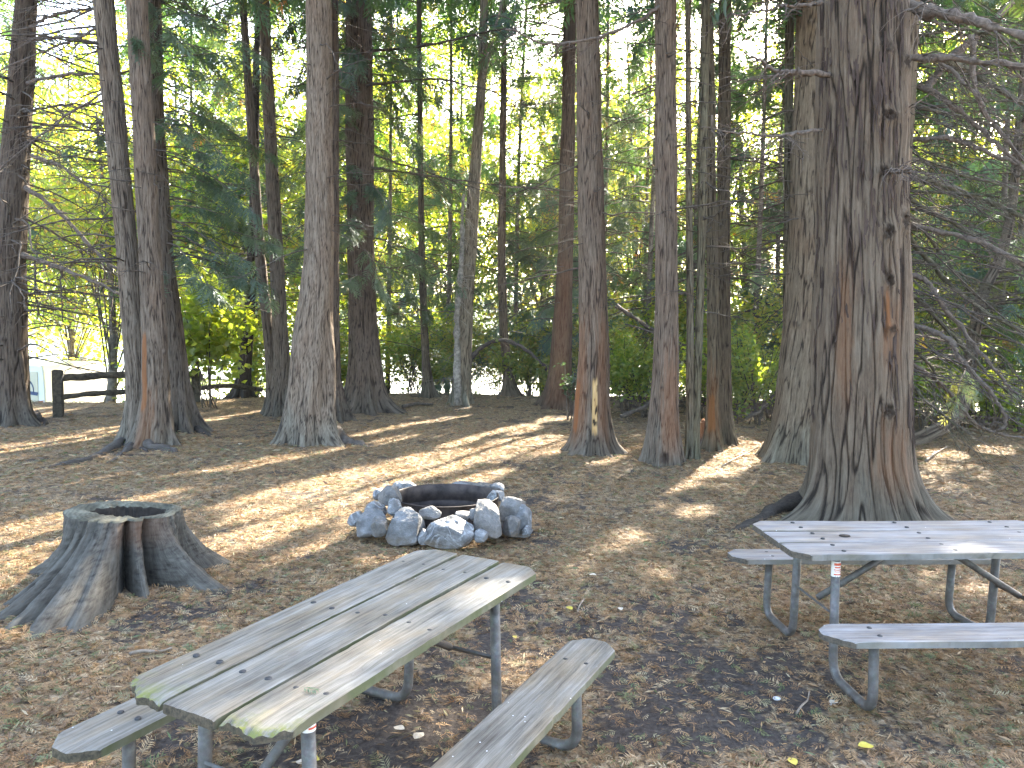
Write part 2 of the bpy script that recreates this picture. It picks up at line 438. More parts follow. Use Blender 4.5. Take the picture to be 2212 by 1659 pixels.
def sheet(name, pts, z, mat, kind='structure'):
    n = len(pts)
    me = bpy.data.meshes.new(name)
    me.from_pydata([(p[0], p[1], z) for p in pts], [], [list(range(n))]); me.materials.append(mat)
    ob = bpy.data.objects.new(name, me); COL.objects.link(ob); ob['kind'] = kind
    return ob
sheet('gravel_lot', [(-60, 29), (-9.5, 27.5), (-8, 33), (-9, 40), (-20, 44), (-60, 46)], -1.69, M['gravel'])
wp = [(-7, 31), (0, 28.6), (8, 28.5), (22, 29), (60, 27), (200, 60), (200, 150), (-120, 150), (-60, 60), (-14, 48)]
sheet('water', wp, -1.66, M['water'])
# hills across the water
hx = np.linspace(-400, 400, 90); hy = np.linspace(0, 1, 14)
HX, HT = np.meshgrid(hx, hy)
HY = 150 + HT * 120
HZ = -1.8 + np.sin(np.clip(HT, 0, 1) * PI / 2) * (13 + 7 * noise(np.stack([HX.ravel() * .012, HT.ravel() * .1, np.full(HX.size, .5)], 1)).reshape(HX.shape)) * 1.1
HZ += HT * 2.2 * noise(np.stack([HX.ravel() * .16, HY.ravel() * .16, np.zeros(HX.size)], 1)).reshape(HX.shape)
n0, n1 = HX.shape
ii = (np.arange(n0 - 1)[:, None] * n1 + np.arange(n1 - 1)[None]).ravel()
o = obj('hills', np.stack([HX.ravel(), HY.ravel(), HZ.ravel()], 1), np.stack([ii, ii + 1, ii + n1 + 1, ii + n1], 1), None, None, M['hill']); o['kind'] = 'structure'

# ------------------------------------------------------------------ where sun comes through
# (photo x, photo y, half length along the sunbeam on the ground, half width across, height of the plane)
LIT = [(1150, 962, 1.1, .42, 0), (860, 1015, 1.5, .38, 0), (720, 1060, 1.2, .22, 0), (560, 1150, 1.2, .18, 0), (470, 1170, .9, .12, 0), (120, 1150, .8, .25, 0), (40, 1240, .5, .2, 0),
       (150, 950, 2.6, .14, 0), (60, 965, 2.0, .13, 0), (330, 1010, 1.3, .12, 0), (520, 1000, 1.0, .12, 0), (1450, 1020, 1.2, .3, 0), (1510, 1000, .8, .16, 0), (1600, 985, 1.2, .22, 0),
       (1330, 1165, .28, .16, 0), (1080, 1130, .25, .12, 0), (770, 1180, .22, .14, 0), (1160, 1440, .16, .11, 0), (1455, 1250, .12, .14, 0), (1020, 1040, .8, .12, 0), (640, 990, 1.0, .1, 0),
       (2040, 985, .5, .22, 0), (2100, 1020, .4, .25, 0), (2150, 975, .5, .2, 0), (2010, 1035, .3, .15, 0), (2190, 960, .5, .2, 0), (2060, 1060, .3, .2, 0),
       (2030, 1260, .28, .34, 0), (1900, 1445, .07, .13, 0), (1530, 1640, .1, .08, 0), (1310, 985, .6, .15, 0), (960, 905, .8, .12, 0), (850, 925, .9, .1, 0), (1100, 925, .7, .1, 0), (1200, 905, .5, .2, 0),
       (600, 1060, .7, .10, 0), (250, 1090, .7, .10, 0), (1500, 1105, .3, .10, 0), (940, 1560, .1, .12, 0), (90, 1130, .8, .2, 0),
       (560, 1560, .16, .11, .74), (600, 1530, .10, .12, .74), (700, 1490, .12, .07, .74), (800, 1400, .12, .06, .74), (870, 1370, .10, .05, .74), (1010, 1290, .14, .09, .74), (1090, 1270, .10, .05, .74),
       (300, 1520, .14, .06, .43), (1740, 1195, .12, .10, .74), (1850, 1180, .10, .09, .74), (2020, 1185, .10, .12, .74), (1960, 1160, .06, .10, .74), (2130, 1170, .06, .07, .74), (2000, 1372, .05, .45, .43),
       (1050, 1115, .16, .10, .25), (1100, 1120, .12, .10, .2), (990, 1150, .10, .12, .15), (230, 1135, .14, .14, .5), (340, 1125, .14, .1, .5), (60, 900, .5, .06, .4), (90, 930, .4, .08, .2)]
_sa = np.array([math.sin(SUN_AZ), math.cos(SUN_AZ)]); _sp = np.array([_sa[1], -_sa[0]])
LITG = [(gp(a, b, z)[:2], l * (1.25 if z == 0 else 1), w * (1.35 if z == 0 else 1.1), z) for a, b, l, w, z in LIT]
_r = np.random.default_rng(77)
for _ in range(52):
    _d = _r.uniform(5.2, 18) ; _x = _r.uniform(-.7, .62) * _d
    if _x > .02 * _d and _d < 9.5: continue
    if math.hypot(_x + 2.9, _d - 5.0) < 1.5: continue
    LITG.append((np.array([_x, _d]), _r.uniform(.25, .9), _r.uniform(.06, .16), 0))
for _ in range(10):
    LITG.append((np.array([_r.uniform(-1.2, 2.6), _r.uniform(2.2, 5)]), _r.uniform(.08, .2), _r.uniform(.04, .09), 0))
def lit_keep(Cn, rnd):
    """False for leaves that would shade one of the sunny places"""
    keep = np.ones(len(Cn), bool)
    wob = noise(Cn * 1.7) * .5 + noise(Cn * 5.0) * .3
    for c, l, w, z in LITG:
        t = (Cn[:, 2] - z) / SD[2]
        g = Cn[:, :2] - SD[None, :2] * t[:, None] - c
        q = (g @ _sa / (l * 1.2)) ** 2 + (g @ _sp / (w * 1.35)) ** 2
        keep &= ~((q + wob * .7 < 1.0) & (Cn[:, 2] > 1.2) & (rnd < .99))
    return keep
GAPS = [(630, 170, 38, 120), (950, 200, 75, 70), (1150, 100, 70, 60), (1345, 130, 25, 70), (1640, 90, 55, 60), (1640, 300, 45, 60), (1600, 430, 25, 70), (2150, 300, 60, 60), (2080, 300, 30, 30),
        (880, 250, 40, 60), (1130, 330, 60, 60), (1090, 200, 40, 60), (1680, 560, 20, 50), (860, 800, 50, 45), (1040, 830, 50, 35), (1060, 460, 30, 30), (1195, 60, 30, 60), (2200, 400, 40, 40), (160, 40, 60, 40), (700, 60, 30, 60), (1500, 150, 25, 80), (1550, 300, 20, 60)]
def view_keep(Cn, rnd, amount=.62):
    d = Cn - np.array([0, 0, CAM_H])
    L = d @ CM
    px = 1106 + FPX * L[:, 0] / -L[:, 2]; py = 829.5 - FPX * L[:, 1] / -L[:, 2]
    keep = np.ones(len(Cn), bool)
    wob = noise(Cn * .9) * .8 + noise(Cn * 2.6) * .5
    for x, y, a, b in GAPS:
        q = ((px - x) / a) ** 2 + ((py - y) / b) ** 2
        keep &= ~((q + wob < 1.0) & (rnd < amount))
    return keep

def carve(V, Q, t, gaps=True, per=1):
    """drop leaves (groups of `per` quads) from the sunny beams and the open gaps"""
    Cn = V[Q].mean(1)
    if per > 1: Cn = np.repeat(Cn.reshape(-1, per, 3).mean(1), per, 0)
    r1 = np.repeat(rng.random(len(Q) // per), per)
    k = lit_keep(Cn, r1)
    if gaps: k &= view_keep(Cn, np.repeat(rng.random(len(Q) // per), per))
    Q = Q[k]
    used = np.zeros(len(V), bool); used[Q.ravel()] = True
    idx = np.cumsum(used) - 1
    return V[used], idx[Q], t[used]

# ------------------------------------------------------------------ foliage pieces
def spray_template(seed, pairs=8, droop=.25, wid=.05):
    r = np.random.default_rng(seed)
    V = []; Q = []
    def dia(p, d, l, w, dz):
        d = np.array(d) / np.linalg.norm(d); s = np.array([-d[1], d[0], 0])
        n = len(V)
        V.extend([p, p + d * l * .45 + s * w + [0, 0, dz * .35], p + d * l + [0, 0, dz], p + d * l * .45 - s * w + [0, 0, dz * .35]])
        Q.append([n, n + 1, n + 2, n + 3])
    f = lambda x: np.array([x, .03 * math.sin(3 * x + seed), -droop * x * x])
    n = 0
    V.extend([f(0) + [0, .012, 0], f(0) - [0, .012, 0], f(.95) - [0, .004, 0], f(.95) + [0, .004, 0]]); Q.append([0, 1, 2, 3])
    for i in range(pairs):
        x = .08 + .84 * i / pairs
        for s in (-1, 1):
            l = (.16 + .30 * math.sin(min(1, (x + .15) * 1.25) * PI * .8)) * r.uniform(.75, 1.15)
            a = r.uniform(.65, 1.05)
            dia(f(x + r.uniform(-.03, .03)), (math.cos(a), s * math.sin(a), 0), l, wid * r.uniform(.7, 1.2), -r.uniform(.02, .12))
    dia(f(.9), (1, 0, 0), .2, wid * .8, -.06)
    return np.array(V), np.array(Q)
SPRAYS = [spray_template(i, 8, .15 + .2 * (i % 3), .030) for i in range(6)]
SPRAYS_S = [spray_template(20 + i, 4, .2, .08) for i in range(4)]

def frames(D, up=None, rollv=None):
    D = D / (np.linalg.norm(D, axis=1)[:, None] + 1e-9)
    up = np.tile([0, 0, 1.0], (len(D), 1)) if up is None else up
    Yv = np.cross(up, D); Yv /= np.linalg.norm(Yv, axis=1)[:, None] + 1e-9
    Z = np.cross(D, Yv)
    if rollv is not None:
        c, s = np.cos(rollv)[:, None], np.sin(rollv)[:, None]
        Yv, Z = Yv * c + Z * s, Z * c - Yv * s
    return np.stack([D, Yv, Z], 2)

def scatter(templates, P, F, S, tint):
    """copies of the leaf templates as one mesh"""
    Vs = []; Qs = []; Ts = []; n = 0
    pick = rng.integers(0, len(templates), len(P))
    for k, (tv, tq) in enumerate(templates):
        m = pick == k
        if not m.any(): continue
        V = np.einsum('nij,vj->nvi', F[m], tv) * S[m][:, None, None] + P[m][:, None]
        Qn = tq[None] + (np.arange(m.sum()) * len(tv))[:, None, None] + n
        Vs.append(V.reshape(-1, 3)); Qs.append(Qn.reshape(-1, 4)); Ts.append(np.repeat(tint[m], len(tv)))
        n += m.sum() * len(tv)
    return np.concatenate(Vs), np.concatenate(Qs), np.concatenate(Ts)

LEAF = [(np.array([[0, 0, 0], [.42, .40, .03], [1, 0, -.12], [.42, -.40, .03]]), np.array([[0, 1, 2, 3]])),
        (np.array([[0, 0, 0], [.30, .45, .06], [1, .1, -.1], [.5, -.42, .0]]), np.array([[0, 1, 2, 3]]))]

def branch_path(p, az, el, L, droop, n=8, wig=.06):
    """limb that leaves the trunk, sags and lifts at its tip"""
    s = np.linspace(0, 1, n)
    d = np.array([math.cos(az), math.sin(az), 0])
    z = math.sin(el) * L * s - droop * L * s ** 2 + .25 * droop * L * s ** 4
    r = math.cos(el) * L * s
    w = np.cumsum(rng.normal(size=(n, 3)) * wig * L / n, 0); w[0] = 0
    return p + d[None] * r[:, None] + np.array([0, 0, 1.0])[None] * z[:, None] + w

def crown_cedar(axis_fn, z0, z1, rad, nb, per, size=(.3, .55), az=None, droop=.5, tint=(.1, .75), taper=True, r0=.02):
    """limbs and sprays of a cedar; axis_fn(z) gives the trunk centre"""
    lm = MB(); P = []; D = []; S = []; T = []
    for i in range(nb):
        u = (i + rng.random()) / nb
        z = z0 + (z1 - z0) * u
        a = rng.random() * 2 * PI if az is None else rng.normal(az[0], az[1])
        L = rad * (1 - .75 * u if taper else 1) * rng.uniform(.6, 1.15)
        path = branch_path(axis_fn(z), a, rng.uniform(-.1, .35), L, droop * rng.uniform(.6, 1.3))
        V, Q, Tt = tube(path, np.linspace(r0 * (1.1 - .5 * u), .004, len(path)), 4)
        lm.add(V, Q, Tt)
        k = max(2, int(per * (L / rad) ** .8))
        tt = .18 + .82 * rng.random(k) ** .8
        f = tt * (len(path) - 1.001); j = f.astype(int); fr = (f - j)[:, None]
        pos = path[j] * (1 - fr) + path[j + 1] * fr
        tan = path[j + 1] - path[j]; tan /= np.linalg.norm(tan, axis=1)[:, None]
        ang = np.where(rng.random(k) < .5, 1, -1) * rng.uniform(.25, 1.25, k)
        c, s = np.cos(ang), np.sin(ang)
        d = np.stack([tan[:, 0] * c - tan[:, 1] * s, tan[:, 0] * s + tan[:, 1] * c, tan[:, 2] - rng.uniform(.1, .8, k)], 1)
        P.append(pos); D.append(d); S.append(rng.uniform(size[0], size[1], k))
        bt = rng.uniform(*tint)
        tv = np.clip(bt + rng.normal(0, .1, k), 0, .9)
        br = rng.random(k) < .02
        T.append(np.where(br, rng.uniform(.93, 1, k), tv))
    P = np.concatenate(P); D = np.concatenate(D); S = np.concatenate(S); T = np.concatenate(T)
    V, Q, t = scatter(SPRAYS, P, frames(D, rollv=rng.normal(0, .45, len(P))), S, T)
    return lm, V, Q, t

def crown_broad(c, rx, rz, nclus, per, size, tint=(.1, .8), clr=.45):
    u = rng.normal(size=(nclus, 3)); u /= np.linalg.norm(u, axis=1)[:, None]
    cc = c + u * (rng.random(nclus) ** .45)[:, None] * np.array([rx, rx, rz])
    P = np.repeat(cc, per, 0) + rng.normal(size=(nclus * per, 3)) * np.array([clr, clr, clr * .6])
    D = rng.normal(size=P.shape) * np.array([1, 1, .5]) - np.array([0, 0, .35])
    S = rng.uniform(size[0], size[1], len(P))
    ct = rng.uniform(tint[0], tint[1], nclus)
    T = np.clip(np.repeat(ct, per) + rng.normal(0, .12, len(P)), 0, .9)
    br = rng.random(len(P)) < .02
    T = np.where(br, rng.uniform(.93, 1, len(P)), T)
    V, Q, t = scatter(LEAF, P, frames(D, rollv=rng.normal(0, .8, len(P))), S, T)
    return V, Q, t, cc

# ------------------------------------------------------------------ trunks
def trunk_mesh(rows, seg, flare=.9, zf=.35, lobes=None, seed=0, amp=.008, freq=22, top_h=20, dz=.05, marks=(), knots=0, twist=0, flute=.07, vis=8.5, slope_base=True):
    """rows: (x, y, z, radius) up the stem, z rising. returns V,Q,attrs,axis function"""
    r = np.random.default_rng(seed)
    A = np.array(rows, float)
    z_b = A[0, 2]
    zs = np.concatenate([np.arange(z_b - .18, min(vis, top_h), dz), np.arange(min(vis, top_h), top_h, .5), [top_h]])
    # beyond the listed points keep the lean and taper to the tip
    last = A[-1]; prev = A[-2]
    sl = (last[:2] - prev[:2]) / (last[2] - prev[2])
    if top_h > last[2]:
        A = np.concatenate([A, [[*(last[:2] + sl * (top_h - last[2]) * .4), top_h, max(.02, last[3] * .15)]]])
    cx = np.interp(zs, A[:, 2], A[:, 0]); cy = np.interp(zs, A[:, 2], A[:, 1]); rr = np.interp(zs, A[:, 2], A[:, 3])
    k = 9
    if len(zs) > 30:
        pad = lambda a: np.convolve(np.pad(a, k // 2, mode='edge'), np.ones(k) / k, 'valid')
        cx, cy = pad(cx), pad(cy)
    th = np.arange(seg) / seg * 2 * PI
    if lobes is None:
        nl = r.integers(5, 8)
        lobes = [((i + r.uniform(-.25, .25)) / nl * 2 * PI, r.uniform(.4, 1.2), r.uniform(.17, .30)) for i in range(nl)]
    TH, Z = np.meshgrid(th, zs)
    H = np.maximum(Z - z_b, -.15)
    lob = np.zeros_like(TH)
    for a, w, s in lobes:
        d = (TH - a - twist * H + PI) % (2 * PI) - PI
        lob += w * np.exp(-(d / s) ** 2)
    RR = rr[:, None] * np.ones_like(TH)
    R0 = RR[0, 0]
    RR = RR * (1 + flare * np.exp(-np.maximum(H, -.1) / zf) * (.12 + 1.0 * lob * (.55 + .75 * np.exp(-np.maximum(H, 0) / (zf * .6)))) + flute * (lob - .5) * np.exp(-H / 1.6))
    rs = max(R0, .06)
    bc = np.stack([np.cos(TH + twist * H * .7) * rs, np.sin(TH + twist * H * .7) * rs, H], -1).reshape(-1, 3) + np.array([seed * 3.7, seed * 1.3, 0])
    warp = noise(bc * np.array([3, 3, 1.1]))[:, None] * np.array([.05, .05, 0])
    b2 = bc + warp
    n1 = noise(b2 * np.array([freq, freq, freq * .07])); n2 = noise(b2 * np.array([freq * 2.3, freq * 2.3, freq * .2]) + 9); n3 = noise(b2 * np.array([freq * .45, freq * .45, freq * .06]) + 4)
    fur = sstep(.0, .15, np.abs(n1)) * (.85 + .35 * n2) * (.70 + .30 * sstep(0, .12, np.abs(n2))) + .10 * n3
    fur = np.clip(fur, 0, 1.2)
    disp = amp * (fur - .7) * 1.6 + amp * 1.2 * n3
    big = noise(bc * np.array([2.2, 2.2, .8]) + 17) * R0 * .06
    Rf = RR.ravel() + disp + big
    rust = np.zeros(len(bc)); pale = np.zeros(len(bc)); knot = np.zeros(len(bc))
    tf, hf = TH.ravel(), H.ravel()
    for kind, a, w, h0, h1 in marks:
        d = (tf - a + PI) % (2 * PI) - PI
        jag = noise(bc * np.array([30, 30, 3.0])) * .35
        m = sstep(1.15, .75, np.abs(d) / w + jag) * sstep(h0 - .06, h0 + .06, hf + jag * .2) * sstep(h1 + .06, h1 - .06, hf + jag * .2)
        if kind == 'pale':
            pale = np.maximum(pale, m); Rf = Rf - m * (disp + .004)
            knot = np.maximum(knot, m * sstep(.30, .42, noise(bc * np.array([22, 22, 9.0]) + 3)))
        elif kind == 'soft':
            rust = np.maximum(rust, .42 * sstep(1.2, .2, np.abs(d) / w + jag * 1.5) * sstep(h0 - .2, h0 + .3, hf) * sstep(h1 + .4, h1 - .4, hf + jag))
        elif kind == 'knot':
            q = (d * R0 / w) ** 2 + ((hf - h0) / (h1)) ** 2
            Rf = Rf + .045 * np.exp(-q) * (1 + 1.2 * noise(bc * 40)) - .05 * np.exp(-q * 5)
            knot = np.maximum(knot, .85 * sstep(.9, .1, q + .5 * noise(bc * 25)))
        else:
            rust = np.maximum(rust, m)
    for i in range(knots):
        a = r.uniform(PI, 2 * PI); h = r.uniform(.7, 8); w = r.uniform(.02, .04)
        d = (tf - a + PI) % (2 * PI) - PI
        q = (d * R0 / w) ** 2 + ((hf - h) / (w * .8)) ** 2
        Rf = Rf + .03 * np.exp(-q)
        knot = np.maximum(knot, .9 * np.exp(-q * 1.2))
    V = np.stack([np.repeat(cx, seg) + Rf * np.cos(tf), np.repeat(cy, seg) + Rf * np.sin(tf), Z.ravel()], 1)
    n = len(zs)
    i = np.arange(n - 1)[:, None] * seg; j = np.arange(seg)[None]; kx = (j + 1) % seg
    Q = np.stack([i + j, i + kx, i + seg + kx, i + seg + j], -1).reshape(-1, 4)
    fn = lambda z: np.array([np.interp(z, zs, cx), np.interp(z, zs, cy), z])
    grey = .8 * sstep(.75, .1, hf + .35 * noise(bc * np.array([9, 9, 1.0])) + .3 * noise(bc * 2.5))
    return V, Q, {'bark_co': bc, 'fur': fur, 'rust': rust, 'pale': pale, 'knot': knot, 'grey': grey}, fn

def px_rows(d, pts):
    """photo positions (x, y, width in px) of a stem standing at distance d -> rows"""
    out = []
    for x, y, w in pts:
        p = dp(x, y, d)
        out.append((p[0], p[1], p[2], w / 2 / FPX * math.hypot(d, p[0]) * (d / math.hypot(d, p[0]))))
    return out

def tubes_obj(name, paths, mat, parent):
    mb = MB()
    for P, r0, r1, s in paths:
        V, Q, T = tube(P, np.linspace(r0, r1, len(P)), s); mb.add(V, Q, T)
    return mbobj(name, mb, mat, parent)

def twig_set(axis_fn, rad_fn, z0, z1, n, Lr, az=None, thick=(.009, .019), sub=3, el=(-.35, .25), droop=.25):
    out = []
    for i in range(n):
        z = rng.uniform(z0, z1)
        a = rng.random() * 2 * PI if az is None else rng.normal(az[0], az[1])
        L = rng.uniform(*Lr) * rng.uniform(.5, 1)
        p = axis_fn(z) + np.array([math.cos(a), math.sin(a), 0]) * rad_fn(z) * .8
        path = branch_path(p, a, rng.uniform(*el), L, droop * rng.uniform(.2, 1.4), 8, .12)
        th = rng.uniform(*thick) * (L / Lr[1]) ** .4
        out.append((path, th, .0025, 4))
        for k in range(rng.integers(0, sub + 1)):
            j = rng.integers(2, 7)
            a2 = a + rng.choice([-1, 1]) * rng.uniform(.3, 1.0)
            out.append((branch_path(path[j], a2, rng.uniform(-.5, .3), L * rng.uniform(.2, .5), .3, 6, .15), th * .55, .002, 3))
    return out

# ------------------------------------------------------------------ the standing cedars of the clearing
TWIGS = True
def cedar(label, d, pts, seg=96, tint=(1, 1, 1), crown=None, twigs=None, group=None, height=20, cat='cedar tree', name='cedar_tree', branches=(), roots=(), **kw):
    rows = px_rows(d, pts)
    base = np.array([rows[0][0], rows[0][1], float(ground_h(rows[0][0], rows[0][1])[0])])
    rows[0] = (rows[0][0], rows[0][1], base[2], rows[0][3])
    t = thing(name, label, cat, base, 0, group)
    kw.setdefault('dz', .035)
    V, Q, at, fn = trunk_mesh(rows, int(seg * 1.5) if seg < 200 else seg, top_h=height, **kw)
    tr = obj('trunk', V, Q, None, at, M['bark'], t)
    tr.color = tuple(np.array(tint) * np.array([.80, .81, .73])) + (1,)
    A = np.array(rows)
    rfn = lambda z: np.interp(z, A[:, 2], A[:, 3])
    if twigs:
        tubes_obj('dead_twigs', twig_set(fn, rfn, *twigs[0], **(twigs[1] if len(twigs) > 1 else {})), M['twig'], t)
    if crown:
        cm = crown.pop('mat', 'cedar'); gaps = crown.pop('gaps', True)
        lm, V, Q, tt = crown_cedar(fn, **crown)
        V, Q, tt = carve(V, Q, tt, gaps, 1)
        mbobj('limbs', lm, M['limb'], t)
        obj('crown', V, Q, None, {'tint': tt}, M[cm], t, smooth=False)
    for (P, w0, w1, m) in branches:
        limb('branch', P, w0, w1, t, m)
    for P, r0 in roots:
        g = np.array([[*gp(x, y)[:2], 0] for x, y in P]); g[:, 2] = ground_h(g[:, 0], g[:, 1])
        g = smooth_path(g, 22)
        u = np.linspace(0, 1, 22)
        g[:, 2] += r0 * (.55 - .85 * u) + .012 * np.sin(u * 9)
        rad = r0 * (1 - .78 * u) * (1 + .18 * np.sin(u * 23 + r0 * 90)) * (.55 + .45 * sstep(0, .2, u))
        g[:, 0] += .04 * np.sin(u * 11 + r0 * 70) * u; g[:, 1] += .05 * np.sin(u * 8 + r0 * 40) * u
        V, Q, T = tube(g, rad, 10)
        nn = noise(V * 14) * r0 * .25
        V = V + nn[:, None] * np.array([.5, .5, 1])
        bc = np.stack([V[:, 2] * 2, V[:, 1], V[:, 0] * .3], 1)
        o = obj('root', V, Q, T, {'bark_co': bc * np.array([1, 1, 0]) + np.array([0, 0, .1]), 'fur': .6 + .3 * noise(V * 20), 'rust': bc[:, 0] * 0, 'pale': bc[:, 0] * 0, 'knot': bc[:, 0] * 0, 'grey': bc[:, 0] * 0 + .8}, M['bark'], t)
        o.color = tuple(np.array(tint) * .66) + (1,)
    return t, fn, rfn

def limb(name, P, w0, w1, parent, mat='limb', sub=0):
    """P: list of (photo x, photo y, distance); widths in photo px"""
    pts = np.array([dp(x, y, d) for x, y, d in P])
    n = max(10, 7 * len(P))
    path = smooth_path(pts, n)
    path[1:-1] += np.cumsum(rng.normal(size=(n - 2, 3)), 0) * .007 + rng.normal(size=(n - 2, 3)) * .006
    d = np.linspace(P[0][2], P[-1][2], n)
    rad = np.linspace(w0, w1 * .8, n) / 2 / FPX * d * (1 + .16 * rng.normal(size=n))
    V, Q, T = tube(path, rad, 9 if w0 > 6 else 6)
    V = V + (noise(V * 11) * .22)[:, None] * np.repeat(np.concatenate([rad]), 9 if w0 > 6 else 6).mean()
    mb = MB(); mb.add(V, Q, T)
    L = np.linalg.norm(path[-1] - path[0])
    for k in range(int(5 + 8 * L)):
        j = rng.integers(2, n - 1)
        tg = path[min(j + 1, n - 1)] - path[j - 1]
        a = math.atan2(tg[1], tg[0]) + rng.choice([-1, 1]) * rng.uniform(.3, 1.2)
        q = branch_path(path[j], a, rng.uniform(-.9, .3), rng.uniform(.2, .9), .4, 6, .15)
        Vt, Qt, Tt = tube(q, np.linspace(min(.009, rad[j] * .5), .002, 6), 3); mb.add(Vt, Qt, Tt)
        for _k in range(2):
            q2 = branch_path(q[rng.integers(1, 5)], a + rng.choice([-1, 1]) * rng.uniform(.4, 1.1), rng.uniform(-.9, .4), rng.uniform(.1, .35), .4, 5, .15)
            Vt, Qt, Tt = tube(q2, np.linspace(.004, .0015, 5), 3); mb.add(Vt, Qt, Tt)
    return mbobj(name, mb, M[mat], parent)

UPC = dict(z0=8.4, z1=20, rad=2.8, nb=64, per=18, droop=.45, size=(.45, .8))   # crown above the bare stem
def up(**k):
    c = dict(UPC); c.update(k); return c
G = 'cedars standing in the clearing'
# left edge
t1, f1, _ = cedar('dark thick cedar at the left edge, its flared foot lit from behind', 14.1, [(30, 930, 62), (26, 760, 62), (20, 554, 62), (38, 280, 52), (58, 0, 41)], 110, (.62, .58, .56), crown=up(),
      twigs=((1.2, 8.5, 120, (1.2, 4.4)), dict(az=(-.2, 1.3), thick=(.012, .026))), seed=1, flare=.8, zf=.4, knots=14, group=G, roots=[([(70, 905), (90, 915), (105, 922)], .10)],
      lobes=[(-.35, 1.5, .3), (-1.2, .8, .35), (-2.2, .9, .4), (1.2, .8, .4), (2.6, .9, .4)],
      branches=[([(50, 551, 14), (168, 592, 13.6), (265, 640, 13.2)], 11, 6, 'limb'), ([(50, 595, 14), (151, 625, 14.3), (265, 642, 14.5)], 6, 3, 'twig'), ([(67, 335, 14), (151, 372, 13.5), (248, 449, 13)], 8, 4, 'limb'),
                ([(57, 405, 14), (140, 469, 13.7), (218, 554, 13.2), (300, 600, 13)], 11, 5, 'limb'), ([(74, 560, 14), (76, 620, 13.9), (78, 690, 14)], 5, 3, 'twig'), ([(131, 580, 13.8), (132, 640, 13.8), (136, 695, 13.8)], 6, 3, 'twig'),
                ([(60, 180, 14), (134, 161, 13.4), (278, 154, 12.6)], 9, 5, 'limb'), ([(60, 85, 14), (134, 82, 13.6), (275, 100, 12.8)], 6, 4, 'limb'), ([(60, 60, 14), (120, 30, 14), (220, 20, 14)], 7, 5, 'limb'),
                ([(50, 300, 14), (120, 330, 14.6), (230, 350, 15)], 6, 3, 'twig'), ([(55, 240, 14), (150, 225, 14.4), (260, 235, 14.9)], 6, 3, 'twig'), ([(50, 470, 14), (150, 520, 14.5), (280, 610, 15)], 6, 3, 'twig')])
# triple group
t2, f2, _ = cedar('left stem of the three cedars, leaning left as it rises', 12.15, [(300, 955, 66), (300, 860, 46), (290, 716, 46), (277, 554, 43), (250, 280, 41), (223, 0, 40)], 90, (1.08, 1.06, 1.04), crown=up(),
      twigs=((2.8, 7.8, 70, (.8, 3.6)), dict(az=(PI, .9), thick=(.010, .022))), seed=2, flare=.55, zf=.4, knots=16, group=G,
      roots=[([(312, 944), (280, 952), (240, 975), (190, 995), (130, 1008), (60, 1020)], .115), ([(300, 960), (330, 972), (370, 975), (395, 985)], .10), ([(300, 948), (275, 975), (255, 990), (225, 1004)], .07)],
      branches=[([(212, 60, 12.1), (120, 100, 11.6), (-20, 160, 11.2)], 6, 4, 'limb'), ([(235, 190, 12.1), (130, 260, 11.7), (-10, 375, 11.3)], 6, 4, 'limb'), ([(240, 270, 12.1), (150, 240, 12.6), (20, 250, 13)], 5, 3, 'twig')])
cedar('middle stem of the three cedars with a long orange scar', 11.9, [(333, 965, 74), (336, 860, 58), (334, 716, 52), (324, 554, 44), (310, 280, 42), (296, 0, 40)], 100, (1.0, .95, .92), crown=up(),
      twigs=((2.5, 7.8, 22, (.4, 1.8)),), seed=3, flare=.5, zf=.35, knots=18, group=G, marks=[('rust', -PI / 2 - .42, .22, .55, 1.75), ('soft', -PI / 2 - .1, .7, -.1, .75)],
      roots=[([(322, 950), (306, 968), (316, 980)], .06), ([(330, 958), (345, 975), (380, 982)], .07)])
cedar('right stem of the three cedars with drooping green sprays', 13.6, [(392, 938, 66), (385, 830, 50), (375, 716, 42), (358, 554, 30), (340, 280, 30), (330, 0, 29)], 90, (.86, .84, .84),
      crown=dict(z0=2.6, z1=19, rad=1.9, nb=120, per=26, droop=.6, size=(.20, .42), az=(-.5, .9), mat='cedar_shade', tint=(.1, .9), taper=False, r0=.014, gaps=False), seed=4, flare=.7, zf=.5, knots=10, group=G,
      twigs=((2.5, 7.8, 50, (.6, 2.8)), dict(az=(0, .9))), roots=[([(405, 925), (440, 938), (466, 948)], .10)])
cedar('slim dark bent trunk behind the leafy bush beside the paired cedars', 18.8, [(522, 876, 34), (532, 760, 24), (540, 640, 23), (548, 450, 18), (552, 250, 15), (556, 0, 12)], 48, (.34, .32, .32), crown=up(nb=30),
      twigs=((1.5, 9, 40, (.6, 2.2)),), seed=5, flare=.9, zf=.3, group=G, height=17)
cedar('thinner left stem of the paired cedars before the yellow-green foliage', 16.4, [(590, 903, 30), (588, 800, 24), (580, 716, 22), (562, 554, 21), (543, 280, 17), (524, 0, 13)], 60, (.95, .95, .95), crown=up(nb=30),
      twigs=((2, 9.5, 46, (.5, 2.2)),), seed=6, flare=.8, zf=.4, knots=10, group=G)
cedar('thicker right stem of the paired cedars before the yellow-green foliage', 16.2, [(604, 905, 42), (609, 800, 34), (606, 716, 31), (597, 554, 30), (583, 280, 25), (570, 0, 21)], 70, (.9, .88, .86), crown=up(nb=30),
      twigs=((2, 9.5, 52, (.5, 2.4)),), seed=7, flare=.7, zf=.5, knots=14, group=G)
